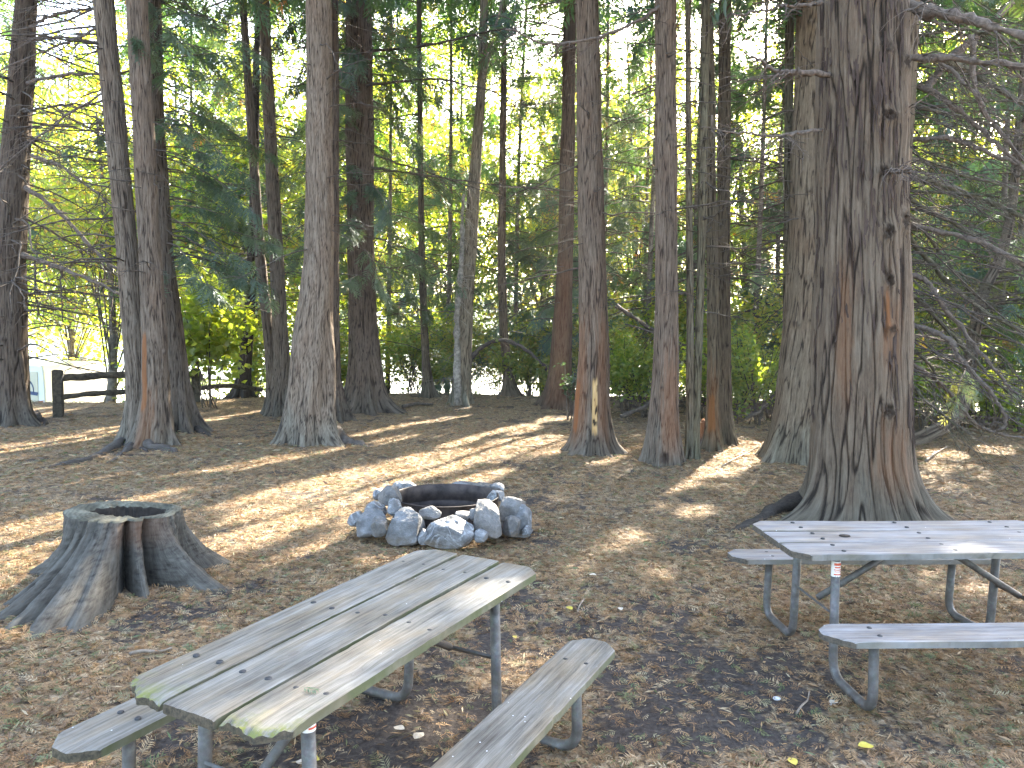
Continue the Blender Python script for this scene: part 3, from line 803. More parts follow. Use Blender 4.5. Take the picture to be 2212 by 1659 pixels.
cedar('pale cedar with a twisted swollen foot and root curling right', 12.5, [(668, 952, 112), (668, 880, 102), (674, 800, 94), (676, 716, 82), (690, 554, 58), (690, 280, 54), (688, 0, 50)], 130, (1.25, 1.2, 1.16), crown=up(),
      twigs=((3, 8.2, 26, (.4, 2.0)),), seed=8, flare=.28, zf=.28, twist=.35, knots=14, group=G, flute=.22, lobes=[(-.5, 1.5, .35), (-1.6, .8, .3), (-2.6, 1.1, .4), (1.0, .9, .4), (2.4, .9, .4)],
      roots=[([(700, 945), (735, 955), (765, 958), (796, 964)], .17), ([(655, 952), (690, 938), (715, 952), (745, 966)], .06)])
cedar('slender trunk half hidden behind the pale twisted cedar', 15.3, [(730, 912, 42), (724, 820, 26), (722, 716, 22), (724, 554, 18), (724, 0, 12)], 50, (.72, .66, .64), seed=9, flare=.9, zf=.4, group=G, twigs=((2, 8, 20, (.4, 1.6)),))
tF, fF, _ = cedar('broad cedar with hanging blue-green sprays and ribbed flared foot', 17.3, [(790, 888, 76), (788, 800, 68), (784, 700, 60), (780, 554, 56), (777, 280, 56), (775, 0, 54)], 130, (.82, .76, .74),
      crown=dict(z0=2.9, z1=20, rad=2.1, nb=190, per=32, droop=.75, size=(.20, .44), mat='cedar_shade', tint=(.1, .95), taper=False, r0=.016, gaps=False), seed=10, flare=1.0, zf=.45, group=G, flute=.12,
      lobes=[(i / 9 * 2 * PI + .2, .8 + .3 * (i % 2), .22) for i in range(9)] + [(-.3, .8, .3)],
      twigs=((1.5, 9.5, 60, (.8, 3.6)),),
      branches=[([(790, 185, 17), (925, 174, 16.6), (1032, 191, 16.2), (1142, 229, 16)], 6, 3, 'twig'), ([(800, 362, 17.2), (874, 372, 17), (1025, 392, 16.6), (1209, 412, 16.4)], 6, 3, 'twig'), ([(800, 330, 17.2), (900, 370, 17.6), (1090, 430, 18)], 5, 3, 'twig'),
                ([(800, 110, 17.2), (928, 94, 17), (1042, 70, 16.8), (1200, 40, 16.6)], 6, 3, 'twig')])
cedar('thin grey trunk right of the broad cedar by the water', 19.4, [(926, 868, 24), (920, 780, 17), (915, 680, 16), (911, 554, 14), (908, 300, 11), (905, 0, 9)], 40, (.75, .75, .68), crown=up(nb=26, z0=7), seed=11, flare=1.0, zf=.3, group=G, twigs=((1, 9, 40, (.5, 1.8)),), height=16)
cedar('mottled grey alder trunk forking high up', 18.5, [(996, 880, 40), (1000, 760, 38), (1006, 650, 34), (1014, 549, 31), (1028, 350, 24), (1042, 150, 19), (1046, 0, 17)], 64, (1.3, 1.32, 1.2), seed=12, flare=.6, zf=.4, amp=.003, freq=24,
      crown=up(nb=20, z0=9), twigs=((2, 9.5, 34, (.5, 2.2)),), cat='alder tree', name='alder_tree', branches=[([(1040, 190, 18.5), (1062, 100, 18.3), (1085, 0, 18.1)], 10, 7, 'alder'), ([(990, 875, 18.2), (988, 700, 18.2), (1000, 560, 18.1), (1004, 420, 18)], 18, 9, 'alder')])
cedar('thin trunk curving up from a kinked foot right of the grey alder', 20.4, [(1103, 860, 30), (1096, 800, 20), (1088, 716, 18), (1083, 554, 17), (1086, 350, 14), (1090, 0, 10)], 44, (.8, .74, .66), crown=up(nb=26, z0=6), seed=13, flare=.9, zf=.3, group=G, twigs=((1.5, 9.5, 50, (.5, 2.0)),), height=17)
cedar('reddish dark cedar on a root mound left of the scarred cedar', 18.2, [(1203, 880, 60), (1210, 800, 48), (1216, 680, 40), (1221, 549, 33), (1227, 280, 29), (1232, 0, 25)], 80, (.66, .56, .52), crown=up(), seed=14, flare=1.0, zf=.4, group=G, twigs=((2, 9.5, 44, (.6, 2.4)),),
      marks=[('soft', -PI / 2, 1.4, 0, 3.5)])
tK, fK, _ = cedar('cedar with a peeled blond strip down its lower trunk', 12.05, [(1280, 968, 84), (1280, 870, 74), (1283, 760, 66), (1281, 640, 60), (1279, 554, 55), (1273, 280, 52), (1268, 0, 48)], 120, (1.0, .92, .87), crown=up(), seed=15, flare=.62, zf=.3, knots=16, group=G,
      marks=[('pale', -PI / 2 + .02, .16, .32, 1.12), ('soft', -PI / 2 - 1.0, .6, .1, 2.0), ('rust', -PI / 2 - 1.2, .22, .3, 1.1), ('soft', -PI / 2 + .5, .5, .2, 2.2)], lobes=[(-2.35, 1.0, .3), (-1.9, .6, .2), (-1.1, .8, .22), (-.4, 1.1, .3), (.9, .8, .4), (2.3, .9, .4), (3.0, .7, .3)],
      twigs=((2.8, 7.5, 40, (.5, 2.0)),))
cedar('straight cedar with knobbly mossy burl at its foot', 11.2, [(1434, 985, 80), (1434, 900, 66), (1438, 800, 56), (1440, 680, 48), (1440, 554, 45), (1438, 280, 44), (1437, 0, 43)], 110, (1.02, .94, .90), crown=up(), seed=16, flare=.32, zf=.35, knots=18, group=G,
      marks=[('soft', -PI / 2 + .2, .8, .15, 1.6), ('knot', -PI / 2 - .15, .07, .12, .12), ('knot', -PI / 2 + .9, .07, .15, .1)], twigs=((2.8, 7, 36, (.5, 2.0)),),
      branches=[([(1437, 7, 11.2), (1380, 50, 11), (1293, 84, 10.8), (1176, 95, 10.6), (1092, 64, 10.5)], 8, 4, 'limb')])
G2 = 'slim stems right of centre'
cedar('slimmest grey stem, left of the four slim stems', 11.5, [(1490, 985, 20), (1490, 880, 17), (1491, 716, 16), (1490, 554, 15), (1487, 280, 13), (1486, 0, 12)], 44, (1.0, 1.02, .9), seed=17, flare=.5, zf=.3, amp=.002, freq=22, group=G2, knots=10, twigs=((2, 7.2, 26, (.4, 1.6)),), crown=up(nb=16, rad=1.6), height=15)
cedar('mossy grey stem forking from the slimmest stem near the ground', 11.5, [(1500, 985, 22), (1506, 860, 16), (1510, 716, 17), (1515, 554, 18), (1520, 280, 19), (1524, 0, 18)], 44, (.92, .98, .82), seed=18, flare=.4, zf=.25, amp=.002, freq=22, group=G2, knots=10, twigs=((2, 7.2, 30, (.4, 1.8)),), crown=up(nb=18, rad=1.8), height=16)
cedar('orange-footed slim stem, third from the left of four', 12.2, [(1540, 962, 42), (1541, 880, 31), (1541, 716, 26), (1538, 554, 24), (1534, 280, 22), (1531, 0, 20)], 56, (.9, .9, .78), seed=19, flare=.6, zf=.25, group=G2, knots=8, marks=[('soft', -PI / 2 - .3, 1.2, .1, 1.3), ('rust', -PI / 2 - .5, .5, .3, .9)], twigs=((2.5, 7.4, 30, (.4, 1.8)),), crown=up(nb=18, rad=1.8), height=17)
cedar('darker slim stem nearest the large trunks, right of four', 12.9, [(1570, 952, 40), (1566, 880, 31), (1564, 716, 28), (1563, 554, 27), (1564, 280, 26), (1566, 0, 25)], 56, (.72, .7, .6), seed=20, flare=.6, zf=.25, group=G2, knots=8, twigs=((2.5, 7.6, 36, (.5, 2.2)),), crown=up(nb=20, rad=2), height=18)
# right side group
cedar('stout smooth-barked cedar close behind the biggest trunk, left side', 11.4, [(1708, 985, 106), (1726, 880, 100), (1742, 716, 96), (1752, 554, 96), (1762, 280, 94), (1772, 0, 92)], 130, (1.05, 1.0, .88), crown=up(), seed=21, flare=.42, zf=.4, amp=.006, freq=18, knots=20, group=G,
      twigs=((2.6, 7, 40, (.5, 2.0)), dict(az=(PI, .8))))
cedar('thin mossy stem pressed against the stout smooth-barked cedar', 11.9, [(1690, 970, 18), (1700, 716, 18), (1702, 554, 18), (1704, 280, 18), (1706, 0, 18)], 40, (.75, .8, .68), seed=22, flare=.3, zf=.3, amp=.002, freq=22, group=G, twigs=((2, 7, 30, (.4, 1.8)), dict(az=(PI, .9))), height=15, crown=up(nb=16, rad=1.6))
DP = 11.6
tP, fP, _ = cedar('cedar with many long sweeping bare limbs, right behind the biggest trunk', DP, [(1905, 975, 80), (1908, 800, 78), (1912, 554, 78), (1930, 280, 78), (1944, 0, 76)], 100, (1.02, .98, .86), crown=up(z0=6.5, nb=60, per=20), seed=23, flare=.4, zf=.4, amp=.006, freq=18, knots=16, group=G,
      twigs=((.8, 7.5, 190, (.9, 3.8)), dict(az=(-.1, .7), thick=(.008, .018), el=(-.6, .25))),
      branches=[([(1975, 80, DP), (2061, 66, 11.2), (2130, 77, 11), (2240, 115, 10.8)], 9, 6, 'mossy_limb'), ([(2000, 195, DP), (2041, 141, 11.9), (2130, 60, 12.4), (2220, -30, 13)], 18, 15, 'limb'),
                ([(2000, 120, DP), (2017, 137, 11.3), (2073, 185, 11), (2118, 240, 10.8)], 10, 7, 'limb'), ([(1985, 185, DP), (2081, 250, 11.2), (2146, 310, 10.9), (2240, 390, 10.6)], 12, 8, 'limb'),
                ([(1965, 302, DP), (2041, 300, 11.2), (2101, 314, 11), (2162, 339, 10.8), (2240, 362, 10.6)], 13, 8, 'limb'), ([(2040, 130, DP), (2081, 153, 12.2), (2146, 193, 12.3), (2240, 250, 12.5)], 17, 13, 'mossy_limb'),
                ([(1960, 412, DP), (2104, 419, 11.3), (2160, 424, 11)], 8, 4, 'mossy_limb'), ([(1960, 376, DP), (2079, 419, 11.9), (2155, 447, 12), (2240, 482, 12.1)], 17, 12, 'mossy_limb'),
                ([(1958, 425, DP), (2047, 473, 11.7), (2129, 520, 11.6), (2240, 590, 11.5)], 12, 8, 'mossy_limb'), ([(1955, 486, DP), (2060, 508, 11), (2129, 530, 10.8), (2240, 582, 10.6)], 14, 10, 'limb'),
                ([(1950, 495, DP), (2002, 562, 11.8), (2066, 631, 11.9), (2129, 676, 11.9), (2240, 735, 12)], 12, 8, 'mossy_limb'), ([(1948, 588, DP), (2009, 609, 11.3), (2041, 663, 11.2), (2091, 727, 11.1), (2155, 796, 11), (2200, 850, 11)], 12, 7, 'limb'),
                ([(1946, 617, DP), (2015, 676, 11.9), (2079, 746, 12), (2136, 815, 12.1), (2186, 866, 12.2)], 10, 6, 'mossy_limb'), ([(1945, 692, DP), (2041, 727, 11.1), (2072, 771, 11), (2129, 841, 10.9), (2155, 892, 10.9), (2152, 930, 10.9)], 13, 7, 'limb'),
                ([(1945, 765, DP), (2034, 828, 11.8), (2085, 885, 11.9), (2142, 925, 12), (2230, 938, 12.2)], 9, 5, 'limb'), ([(1945, 736, DP), (2015, 796, 11.7), (2018, 853, 11.7), (2010, 900, 11.7)], 8, 5, 'mossy_limb'),
                ([(1945, 810, DP), (2047, 904, 11.3), (2080, 935, 11.2)], 7, 4, 'mossy_limb'), ([(1960, 340, DP), (2060, 372, 12.4), (2240, 420, 13)], 9, 6, 'mossy_limb'), ([(1955, 450, DP), (2040, 560, 12.5), (2110, 640, 13), (2230, 700, 13.6)], 9, 6, 'mossy_limb'),
                ([(1950, 560, DP), (2060, 590, 12.6), (2240, 660, 13.5)], 8, 5, 'mossy_limb'), ([(1975, 230, DP), (2100, 255, 12.6), (2240, 300, 13.4)], 9, 6, 'mossy_limb'), ([(1950, 650, DP), (2060, 690, 12.6), (2150, 760, 13.2), (2230, 850, 13.8)], 8, 5, 'mossy_limb'),
                ([(2099, 75, 10.9), (2101, 161, 10.9), (2118, 230, 10.85), (2162, 290, 10.8), (2240, 370, 10.7)], 12, 9, 'limb')])
# the biggest trunk
DQ = 7.95
tQ, fQ, _ = cedar('biggest cedar with deeply furrowed shaggy bark behind the right picnic table', DQ, [(1862, 1118, 232), (1858, 1000, 214), (1858, 880, 206), (1860, 716, 196), (1860, 554, 186), (1861, 280, 178), (1861, 0, 173)], 420, (.84, .78, .71),
      crown=up(rad=3.4, z0=7.5, nb=60), seed=24, flare=.52, zf=.34, amp=.013, freq=11.5, dz=.02, vis=5.6, group=G, flute=.10,
      lobes=[(-2.75, 1.35, .22), (-2.3, .7, .18), (-1.95, .6, .15), (-1.55, .55, .14), (-1.15, .6, .14), (-.8, .5, .13), (-.35, .9, .2), (.5, .8, .3), (1.4, .8, .3), (2.3, .8, .3)],
      marks=[('knot', -PI / 2 + .10, .10, 1.15, .10), ('knot', -PI / 2 + .16, .07, 2.42, .08), ('knot', -PI / 2 + .14, .09, 2.88, .09), ('knot', -PI / 2 + .06, .10, 3.45, .07), ('knot', -PI / 2 + .16, .12, 3.98, .07),
             ('knot', -PI / 2 + .14, .11, 4.62, .07), ('knot', -PI / 2 - .2, .10, 5.1, .07), ('knot', -PI / 2 + .62, .08, 3.0, .10), ('knot', -PI / 2 + .7, .08, 4.5, .08), ('knot', -PI / 2 + .2, .07, 1.95, .05),
             ('soft', -PI / 2 + .25, .5, .3, 1.0), ('rust', -PI / 2 + .13, .05, 1.95, 2.3), ('soft', -PI / 2 + .2, .35, 1.5, 2.2), ('soft', -PI / 2 - .75, .2, 1.2, 2.4)],
      roots=[([(1770, 1085), (1700, 1105), (1655, 1122), (1615, 1138), (1580, 1150)], .11)],
      branches=[([(1945, 4, 7.9), (2029, 26, 7.6), (2113, 44, 7.4), (2240, 82, 7.1)], 26, 20, 'limb'), ([(1940, 125, 7.9), (2081, 125, 7.6), (2240, 134, 7.3)], 17, 13, 'limb'),
                ([(1790, 162, 7.75), (1712, 161, 7.5), (1660, 145, 7.4), (1619, 124, 7.3)], 13, 6, 'limb'), ([(1776, 280, 7.8), (1672, 285, 7.5), (1600, 270, 7.3), (1538, 249, 7.1)], 8, 3, 'limb'),
                ([(1776, 3, 7.8), (1706, 7, 7.6), (1640, 20, 7.4), (1589, 32, 7.3)], 9, 4, 'limb'), ([(1905, 370, 7.6), (1960, 362, 7.4), (1998, 356, 7.3)], 6, 3, 'limb'), ([(1910, 372, 7.6), (1950, 372, 7.45), (1965, 374, 7.4)], 9, 7, 'limb'),
                ([(1930, 228, 7.8), (1990, 220, 7.5), (2060, 180, 7.2), (2140, 140, 7)], 4, 2, 'limb'), ([(1940, 30, 7.7), (2000, 15, 7.4), (2060, -10, 7.2)], 5, 3, 'limb')])
# shaggy strips on the biggest trunk: part of the bark
def shaggy(fn, rows_r, n, z0, z1, seed, parent, tint):
    r = np.random.default_rng(seed); mb = MB(); bcs = []
    for i in range(n):
        a = r.uniform(PI * .98, 2 * PI * 1.01); z = r.uniform(z0, z1); L = r.uniform(.08, .5); w = r.uniform(.004, .013)
        s = np.linspace(0, 1, 6)
        lift = (.002 + r.uniform(.003, .022) * s ** 2.5)
        zz = z - s * L if r.random() < .7 else z + s * L
        aa = a + r.normal(0, .03) * s + .012 * np.sin(s * 6 + i)
        P = np.stack([np.interp(zz, rows_r[:, 0], rows_r[:, 1]) for _ in (0,)], 1)[:, 0] + lift
        cen = np.array([fn(q) for q in zz])
        tang = np.stack([-np.sin(aa), np.cos(aa), 0 * aa], 1); rad = np.stack([np.cos(aa), np.sin(aa), 0 * aa], 1)
        m = cen + rad * P[:, None]
        ww = w * (np.sin((.15 + .85 * s) * PI) ** .6 * (1 + .3 * np.sin(s * 9 + i)))[:, None]
        V = np.concatenate([m - tang * ww, m + tang * ww, m + tang * ww - rad * .006, m - tang * ww - rad * .006])
        k = np.arange(5)
        Q = np.concatenate([np.stack([k + q * 6, k + ((q + 1) % 4) * 6, k + 1 + ((q + 1) % 4) * 6, k + 1 + q * 6], 1) for q in range(4)])
        mb.add(V, Q); bcs.append(np.concatenate([np.stack([m[:, 0] + j * .01, m[:, 1], zz + 5 * r.random()], 1) for j in range(4)]))
    V, Q, T, t = mb.arrays(); z_ = np.zeros(len(V))
    o = obj('bark_strips', V, Q, T, {'bark_co': np.concatenate(bcs), 'fur': .55 + .3 * noise(V * 6), 'rust': z_, 'pale': z_, 'knot': z_, 'grey': z_ + .3}, M['bark'], parent, smooth=False)
    o['kind'] = 'stuff'; o.color = tuple(np.array(tint) * .66) + (1,)
qr = []
for (x, y, w) in [(1862, 1118, 232), (1858, 1000, 214), (1858, 880, 206), (1860, 716, 196), (1860, 554, 186), (1861, 280, 178), (1861, 0, 173)]:
    qr.append((dp(x, y, DQ)[2], w / 2 / FPX * DQ))
shaggy(fQ, np.array(qr), 420, .9, 5.5, 5, tQ, (.86, .74, .69))

# curved trunk at the far right
def curved_tree():
    P = [(1960, 962, 13.4), (2000, 940, 13.4), (2045, 915, 13.5), (2080, 875, 13.6), (2094, 800, 13.7), (2105, 716, 13.8), (2125, 630, 13.9), (2160, 560, 14), (2185, 450, 14.1), (2200, 300, 14.2), (2215, 100, 14.3), (2225, -200, 14.4), (2230, -600, 14.5)]
    pts = np.array([dp(*p) for p in P]); pts[0, 2] = .0
    t = thing('cedar_tree', 'cedar whose trunk curves out of the ground at the right edge', 'cedar tree', (pts[0][0], pts[0][1], float(ground_h(pts[0][0], pts[0][1])[0])), 0, G)
    path = smooth_path(pts, 140)
    rad = np.interp(np.linspace(0, 1, 140), [0, .05, .2, .6, 1], [.17, .145, .12, .09, .04])
    V, Q, T = tube(path, rad, 28)
    an = np.tile(np.arange(28) / 28 * 2 * PI, 140); s = np.repeat(np.cumsum(np.r_[0, np.linalg.norm(np.diff(path, axis=0), axis=1)]), 28)
    bc = np.stack([np.cos(an) * .14 + 90, np.sin(an) * .14, s + .6], 1); bc = np.concatenate([bc, bc[:1], bc[-1:]])
    n1 = noise(bc * np.array([18, 18, 1.2]))
    nrm = V - np.concatenate([np.repeat(path, 28, 0), path[:1], path[-1:]])
    V = V + nrm * (n1 * .06)[:, None]
    z_ = np.zeros(len(V))
    o = obj('trunk', V, Q, T, {'bark_co': bc, 'fur': sstep(0, .3, np.abs(n1)), 'rust': z_, 'pale': z_, 'knot': z_, 'grey': z_ + .3}, M['bark'], t); o.color = (.8, .78, .68, 1)
    fn = lambda z: np.array([np.interp(z, path[:, 2], path[:, 0]), np.interp(z, path[:, 2], path[:, 1]), z])
    lm, V, Q, tt = crown_cedar(fn, 1.2, 12, 3.2, 110, 26, size=(.24, .5), tint=(.35, .9))
    V, Q, tt = carve(V, Q, tt, True)
    mbobj('limbs', lm, M['limb'], t); obj('crown', V, Q, None, {'tint': tt}, M['cedar'], t, smooth=False)
curved_tree()
# broken stub by the orange-footed stem
rows = px_rows(12.3, [(1519, 955, 17), (1519, 935, 15), (1518, 912, 12)])
V, Q, at, fn = trunk_mesh(rows, 24, flare=.5, zf=.1, seed=31, top_h=rows[-1][2], dz=.03, amp=.006, marks=[('rust', -PI / 2, 2.5, .05, 1)])
n = 24
T = np.stack([len(V) - n + np.arange(n), len(V) - n + (np.arange(n) + 1) % n, np.full(n, len(V))], 1)
V = np.concatenate([V, [V[-n:].mean(0) + [0.01, 0, .07]]])
for k in at: at[k] = np.concatenate([at[k], at[k][-1:]])
o = obj('broken_stub', V, Q, T, at, M['bark']); tag(o, 'short splintered orange stub beside the slim stems', 'tree stub')

# ------------------------------------------------------------------ background trees
bgG = 'broadleaf trees beyond the clearing'
KINDS = {0: 'yellow-green broadleaf tree glowing in the row beyond the clearing', 1: 'dark feathery cedar standing at the far rim of the clearing', 2: 'leafy bush growing along the far rim of the clearing'}
def maple(x, y, H, rx, n, size=(.12, .2), tint=(.05, .85), label=None, name='maple_tree', r0=.16, zc=None, rz=None, group=bgG, gaps=True):
    z = float(ground_h(x, y)[0])
    t = thing(name, label or KINDS[0], 'maple tree', (x, y, z), 0, group)
    top = np.array([x + rng.normal(0, .5), y, z + H * .95])
    P = smooth_path([np.array([x, y, z - .2]), np.array([x + rng.normal(0, .25), y, z + H * .35]), top], 12)
    mb = MB(); V, Q, T = tube(P, np.linspace(r0, .03, 12), 8); mb.add(V, Q, T)
    mbobj('trunk', mb, M['thinbark'], t)
    c = np.array([x, y, z + H * .56]) if zc is None else np.array([x, y, z + zc])
    per = 60
    V, Q, tt, cc = crown_broad(c, rx, H * .46 if rz is None else rz, n // per, per, size, tint, .5)
    V, Q, tt = carve(V, Q, tt, gaps)
    ok = V[:, 2] > -1.6
    obj('crown', V, Q, None, {'tint': tt}, M['maple'], t, smooth=False)
    tubes_obj('limbs', [(smooth_path([P[rng.integers(2, 10)], (P[6] + q) / 2 + rng.normal(0, .2, 3), q], 7), .03, .006, 4) for q in cc[::5]], M['twig'], t)
MAP = [(-26, 36, 17, 5.5), (-19, 33, 15, 4.6), (-13.5, 31, 16, 4.6), (-9, 27, 14, 3.8), (-5.6, 27.5, 15, 3.6), (-2.2, 29, 15, 3.6), (1.2, 27.5, 13, 3.2), (4.4, 29, 15, 3.8), (8, 27, 15, 4.0), (11.8, 28, 16, 4.2), (15.5, 26, 15, 4.2), (20, 29, 17, 5), (25, 32, 18, 5.4), (31, 37, 19, 6),
       (-4, 36, 17, 4.5), (3, 38, 17, 4.6), (9, 39, 19, 5), (16, 40, 20, 5), (-10, 40, 17, 5), (22, 44, 22, 6), (-8.2, 23.4, 9, 2.6), (13.2, 21.2, 10, 2.8)]
for k, (x, y, H, rx) in enumerate(MAP):
    maple(x, y, H, rx, int(14000 * (rx / 4) ** 1.3), (.14, .26) if y > 30 else (.11, .19))
bcG = 'dark cedars along the far rim'
def bg_cedar(x, y, H, rad, nb, per, z0=1.0, tint=(.05, .7)):
    z = float(ground_h(x, y)[0])
    t = thing('cedar_tree', KINDS[1], 'cedar tree', (x, y, z), 0, bcG)
    P = np.array([[x, y, z - .2], [x + rng.normal(0, .1), y, z + H * .4], [x + rng.normal(0, .25), y, z + H]])
    mb = MB(); V, Q, T = tube(smooth_path(P, 10), np.linspace(.085, .015, 10), 8); mb.add(V, Q, T)
    mbobj('trunk', mb, M['thinbark'], t)
    fn = lambda zz: np.array([x, y, zz])
    lm, V, Q, tt = crown_cedar(fn, z + z0, z + 10, rad, int(nb * .46), int(per * 1.5), size=(.28, .58), tint=tint, taper=False)
    lm2, V2, Q2, t2_ = crown_cedar(fn, z + 9.5, z + H, rad, int(nb * .66), per, size=(.38, .75), tint=tint, taper=False)
    Q = np.concatenate([Q, Q2 + len(V)]); V = np.concatenate([V, V2]); tt = np.concatenate([tt, t2_])
    a_, b_, c_, d_ = lm2.arrays(); lm.add(a_, b_, c_, d_)
    V, Q, tt = carve(V, Q, tt, True)
    mbobj('limbs', lm, M['twig'], t)
    obj('crown', V, Q, None, {'tint': tt}, M['cedar'], t, smooth=False)
for (x, y, H, rad) in [(-11.0, 26.5, 16, 2.6), (-3.9, 24, 14, 2.2), (-1.9, 22.4, 12, 2.0), (.1, 23.8, 15, 2.4), (1.3, 21.6, 11, 2.0), (2.6, 23.2, 14, 2.4), (3.6, 20.8, 12, 2.2), (5.2, 22.5, 15, 2.6), (6.2, 19.8, 11, 2.2), (7.6, 22, 15, 2.6), (8.8, 19.6, 12, 2.4), (10.4, 21.4, 16, 2.8), (12.2, 18.8, 14, 2.8), (14.6, 20, 16, 3), (17.5, 23, 18, 3.2), (10.6, 16.6, 9, 2.0), (21, 24, 18, 3.4), (-8.0, 25.5, 15, 2.6), (-17.5, 25, 16, 3), (24, 30, 20, 3.6), (9.2, 25, 18, 3), (13.6, 25.5, 19, 3), (4.4, 26, 17, 2.8)]:
    H += 7  # height added so dense upper crowns out of view shade the clearing
    bg_cedar(x, y, H, rad * 1.1, int(84 * H / 13), 17, z0=5.5 if x < -7 else 1.0)

# low bushes along the rim
buG = 'bushes along the far rim'
def bush(x, y, H, rx, n, label=KINDS[2], size=(.07, .13), tint=(.1, .85), mat='maple', group=buG, stems=7, gaps=True):
    z = float(ground_h(x, y)[0])
    t = thing('leafy_bush', label, 'bush', (x, y, z), 0, group)
    per = 24; ncl = max(4, n // per)
    P = []; C0 = []
    paths = []
    for k in range(stems):
        a = rng.random() * 2 * PI; q = np.array([x + math.cos(a) * rx * rng.uniform(.2, .9), y + math.sin(a) * rx * rng.uniform(.2, .9), z + H * rng.uniform(.6, 1.0)])
        pth = smooth_path([np.array([x + rng.normal(0, .08), y + rng.normal(0, .08), z - .05]), np.array([x, y, z]) * .4 + q * .6 + np.array([0, 0, .15]) + rng.normal(0, .05, 3), q], 10)
        paths.append((pth, .014, .004, 5))
        j = rng.integers(3, 10, ncl // stems + 1); C0.append(pth[j] + rng.normal(0, rx * .16, (len(j), 3)))
    cc = np.concatenate(C0)
    P = np.repeat(cc, per, 0) + rng.normal(size=(len(cc) * per, 3)) * rx * .16
    P[:, 2] = np.maximum(P[:, 2], z + .05)
    D = rng.normal(size=P.shape) * np.array([1, 1, .4]) - np.array([0, 0, .3])
    T = np.clip(rng.uniform(tint[0], tint[1], len(P)), 0, 1)
    V, Q, tt = scatter(LEAF, P, frames(D, rollv=rng.normal(0, .7, len(P))), rng.uniform(size[0], size[1], len(P)), T)
    V, Q, tt = carve(V, Q, tt, gaps)
    tubes_obj('stems', paths, M['twig'], t)
    obj('leaves', V, Q, None, {'tint': tt}, M[mat], t, smooth=False)
p = gp(452, 888)
bush(p[0], p[1], 2.9, 1.15, 2300, 'tall loose bush with big yellow-green leaves right of the triple cedars', (.12, .22), (.25, .7), group=None, stems=12, gaps=False)
p = gp(1238, 905)
bush(p[0], p[1], 1.25, .35, 260, 'small sparse bush against the scarred cedar, left of its foot', (.05, .09), (.0, .3), 'cedar_shade', group=None, stems=9, gaps=False)
for x, y, H, rx in [(-6.9, 20.5, 1.8, .9), (-4.9, 21.4, 1.5, .9), (-2.6, 21.4, 1.3, .9), (-1.3, 21.7, 1.6, .9), (.5, 21.8, 1.4, 1.0), (2.2, 21.2, 1.8, 1.0), (4.3, 20.4, 2.0, 1.0), (5.6, 19.2, 2.0, 1.0), (7.2, 18.6, 2.2, 1.1), (9.2, 17.8, 2.4, 1.2), (11.4, 15.6, 2.0, 1.2), (9.8, 15.9, 1.6, 1.0), (13.2, 15.4, 2.6, 1.4), (-9.0, 19.6, .9, .8), (-3.7, 22.6, 1.7, 1), (-.4, 23, 1.6, 1), (1.4, 22.6, 1.7, 1), (3.2, 22, 1.8, 1), (5.2, 21.2, 2.0, 1.1), (6.5, 20.6, 2.0, 1.1), (8.4, 19.6, 2.2, 1.1), (10.4, 18.6, 2.2, 1.2), (12.4, 17.4, 2.2, 1.2), (-5.6, 22.6, 1.6, 1), (14.8, 17, 2.4, 1.4), (7.8, 17.3, 1.3, .9)]:
    bush(x, y, H * 1.45, rx * 1.25, int(2600 * rx), tint=(.05, .9), stems=10)
_rb = np.random.default_rng(9)
for k in range(26):
    x = -5.6 + k * .62 + _rb.normal(0, .15)
    y = float(edge_y(x)) - .25 + _rb.uniform(-.15, .5)
    px_ = 1106 + x / y * FPX
    if 815 < px_ < 885 or 1015 < px_ < 1060: continue
    bush(x, y, _rb.uniform(.8, 1.7), _rb.uniform(.45, .7), int(_rb.uniform(900, 1500)), tint=(.0, .8), stems=9, size=(.06, .11))
for k, (px_, d_) in enumerate([(1640, 15.6), (1585, 15.9), (1670, 16.4), (1500, 16.6), (1400, 16.8), (2000, 15.2), (2080, 15.4), (2150, 15.2), (2210, 15.3), (1350, 17.2)]):
    bush((px_ - 1106) / FPX * d_, d_, _rb.uniform(1.2, 2.0), .75, 1500, tint=(.0, .7), stems=9, size=(.06, .11))
# dead tangle under the right-hand trees
t = thing('dead_branch_tangle', 'tangle of bare dead branches lying low between the slim stems and the large trunks', 'branch pile', gp(1640, 885))
paths = []
for i in range(150):
    p = gp(rng.uniform(1330, 1700), rng.uniform(872, 905)) + np.array([0, rng.uniform(-1, 2.5), rng.uniform(0, 1.2)])
    paths.append((branch_path(p, rng.random() * 2 * PI, rng.uniform(-.2, .5), rng.uniform(.6, 2.4), .4, 8, .18), rng.uniform(.006, .02), .003, 4))
o = tubes_obj('twigs', paths, M['twig'], t)
P_ = [([(1735, 850, 16.5), (1600, 800, 16.2), (1440, 730, 16.4), (1350, 700, 16.8)], 9, 4), ([(1340, 900, 16), (1390, 880, 16), (1440, 840, 15.8), (1470, 780, 15.6)], 12, 7), ([(1610, 905, 15.5), (1650, 880, 15.4), (1680, 830, 15.4), (1690, 760, 15.3)], 8, 5),
      ([(1330, 660, 17), (1400, 710, 17), (1500, 770, 16.6), (1560, 790, 16.4)], 9, 5), ([(1000, 820, 20), (1030, 760, 20), (1085, 735, 20), (1140, 760, 20), (1180, 800, 20)], 12, 6)]
for a, w0, w1 in P_: limb('branch', a, w0, w1, t, 'twig')

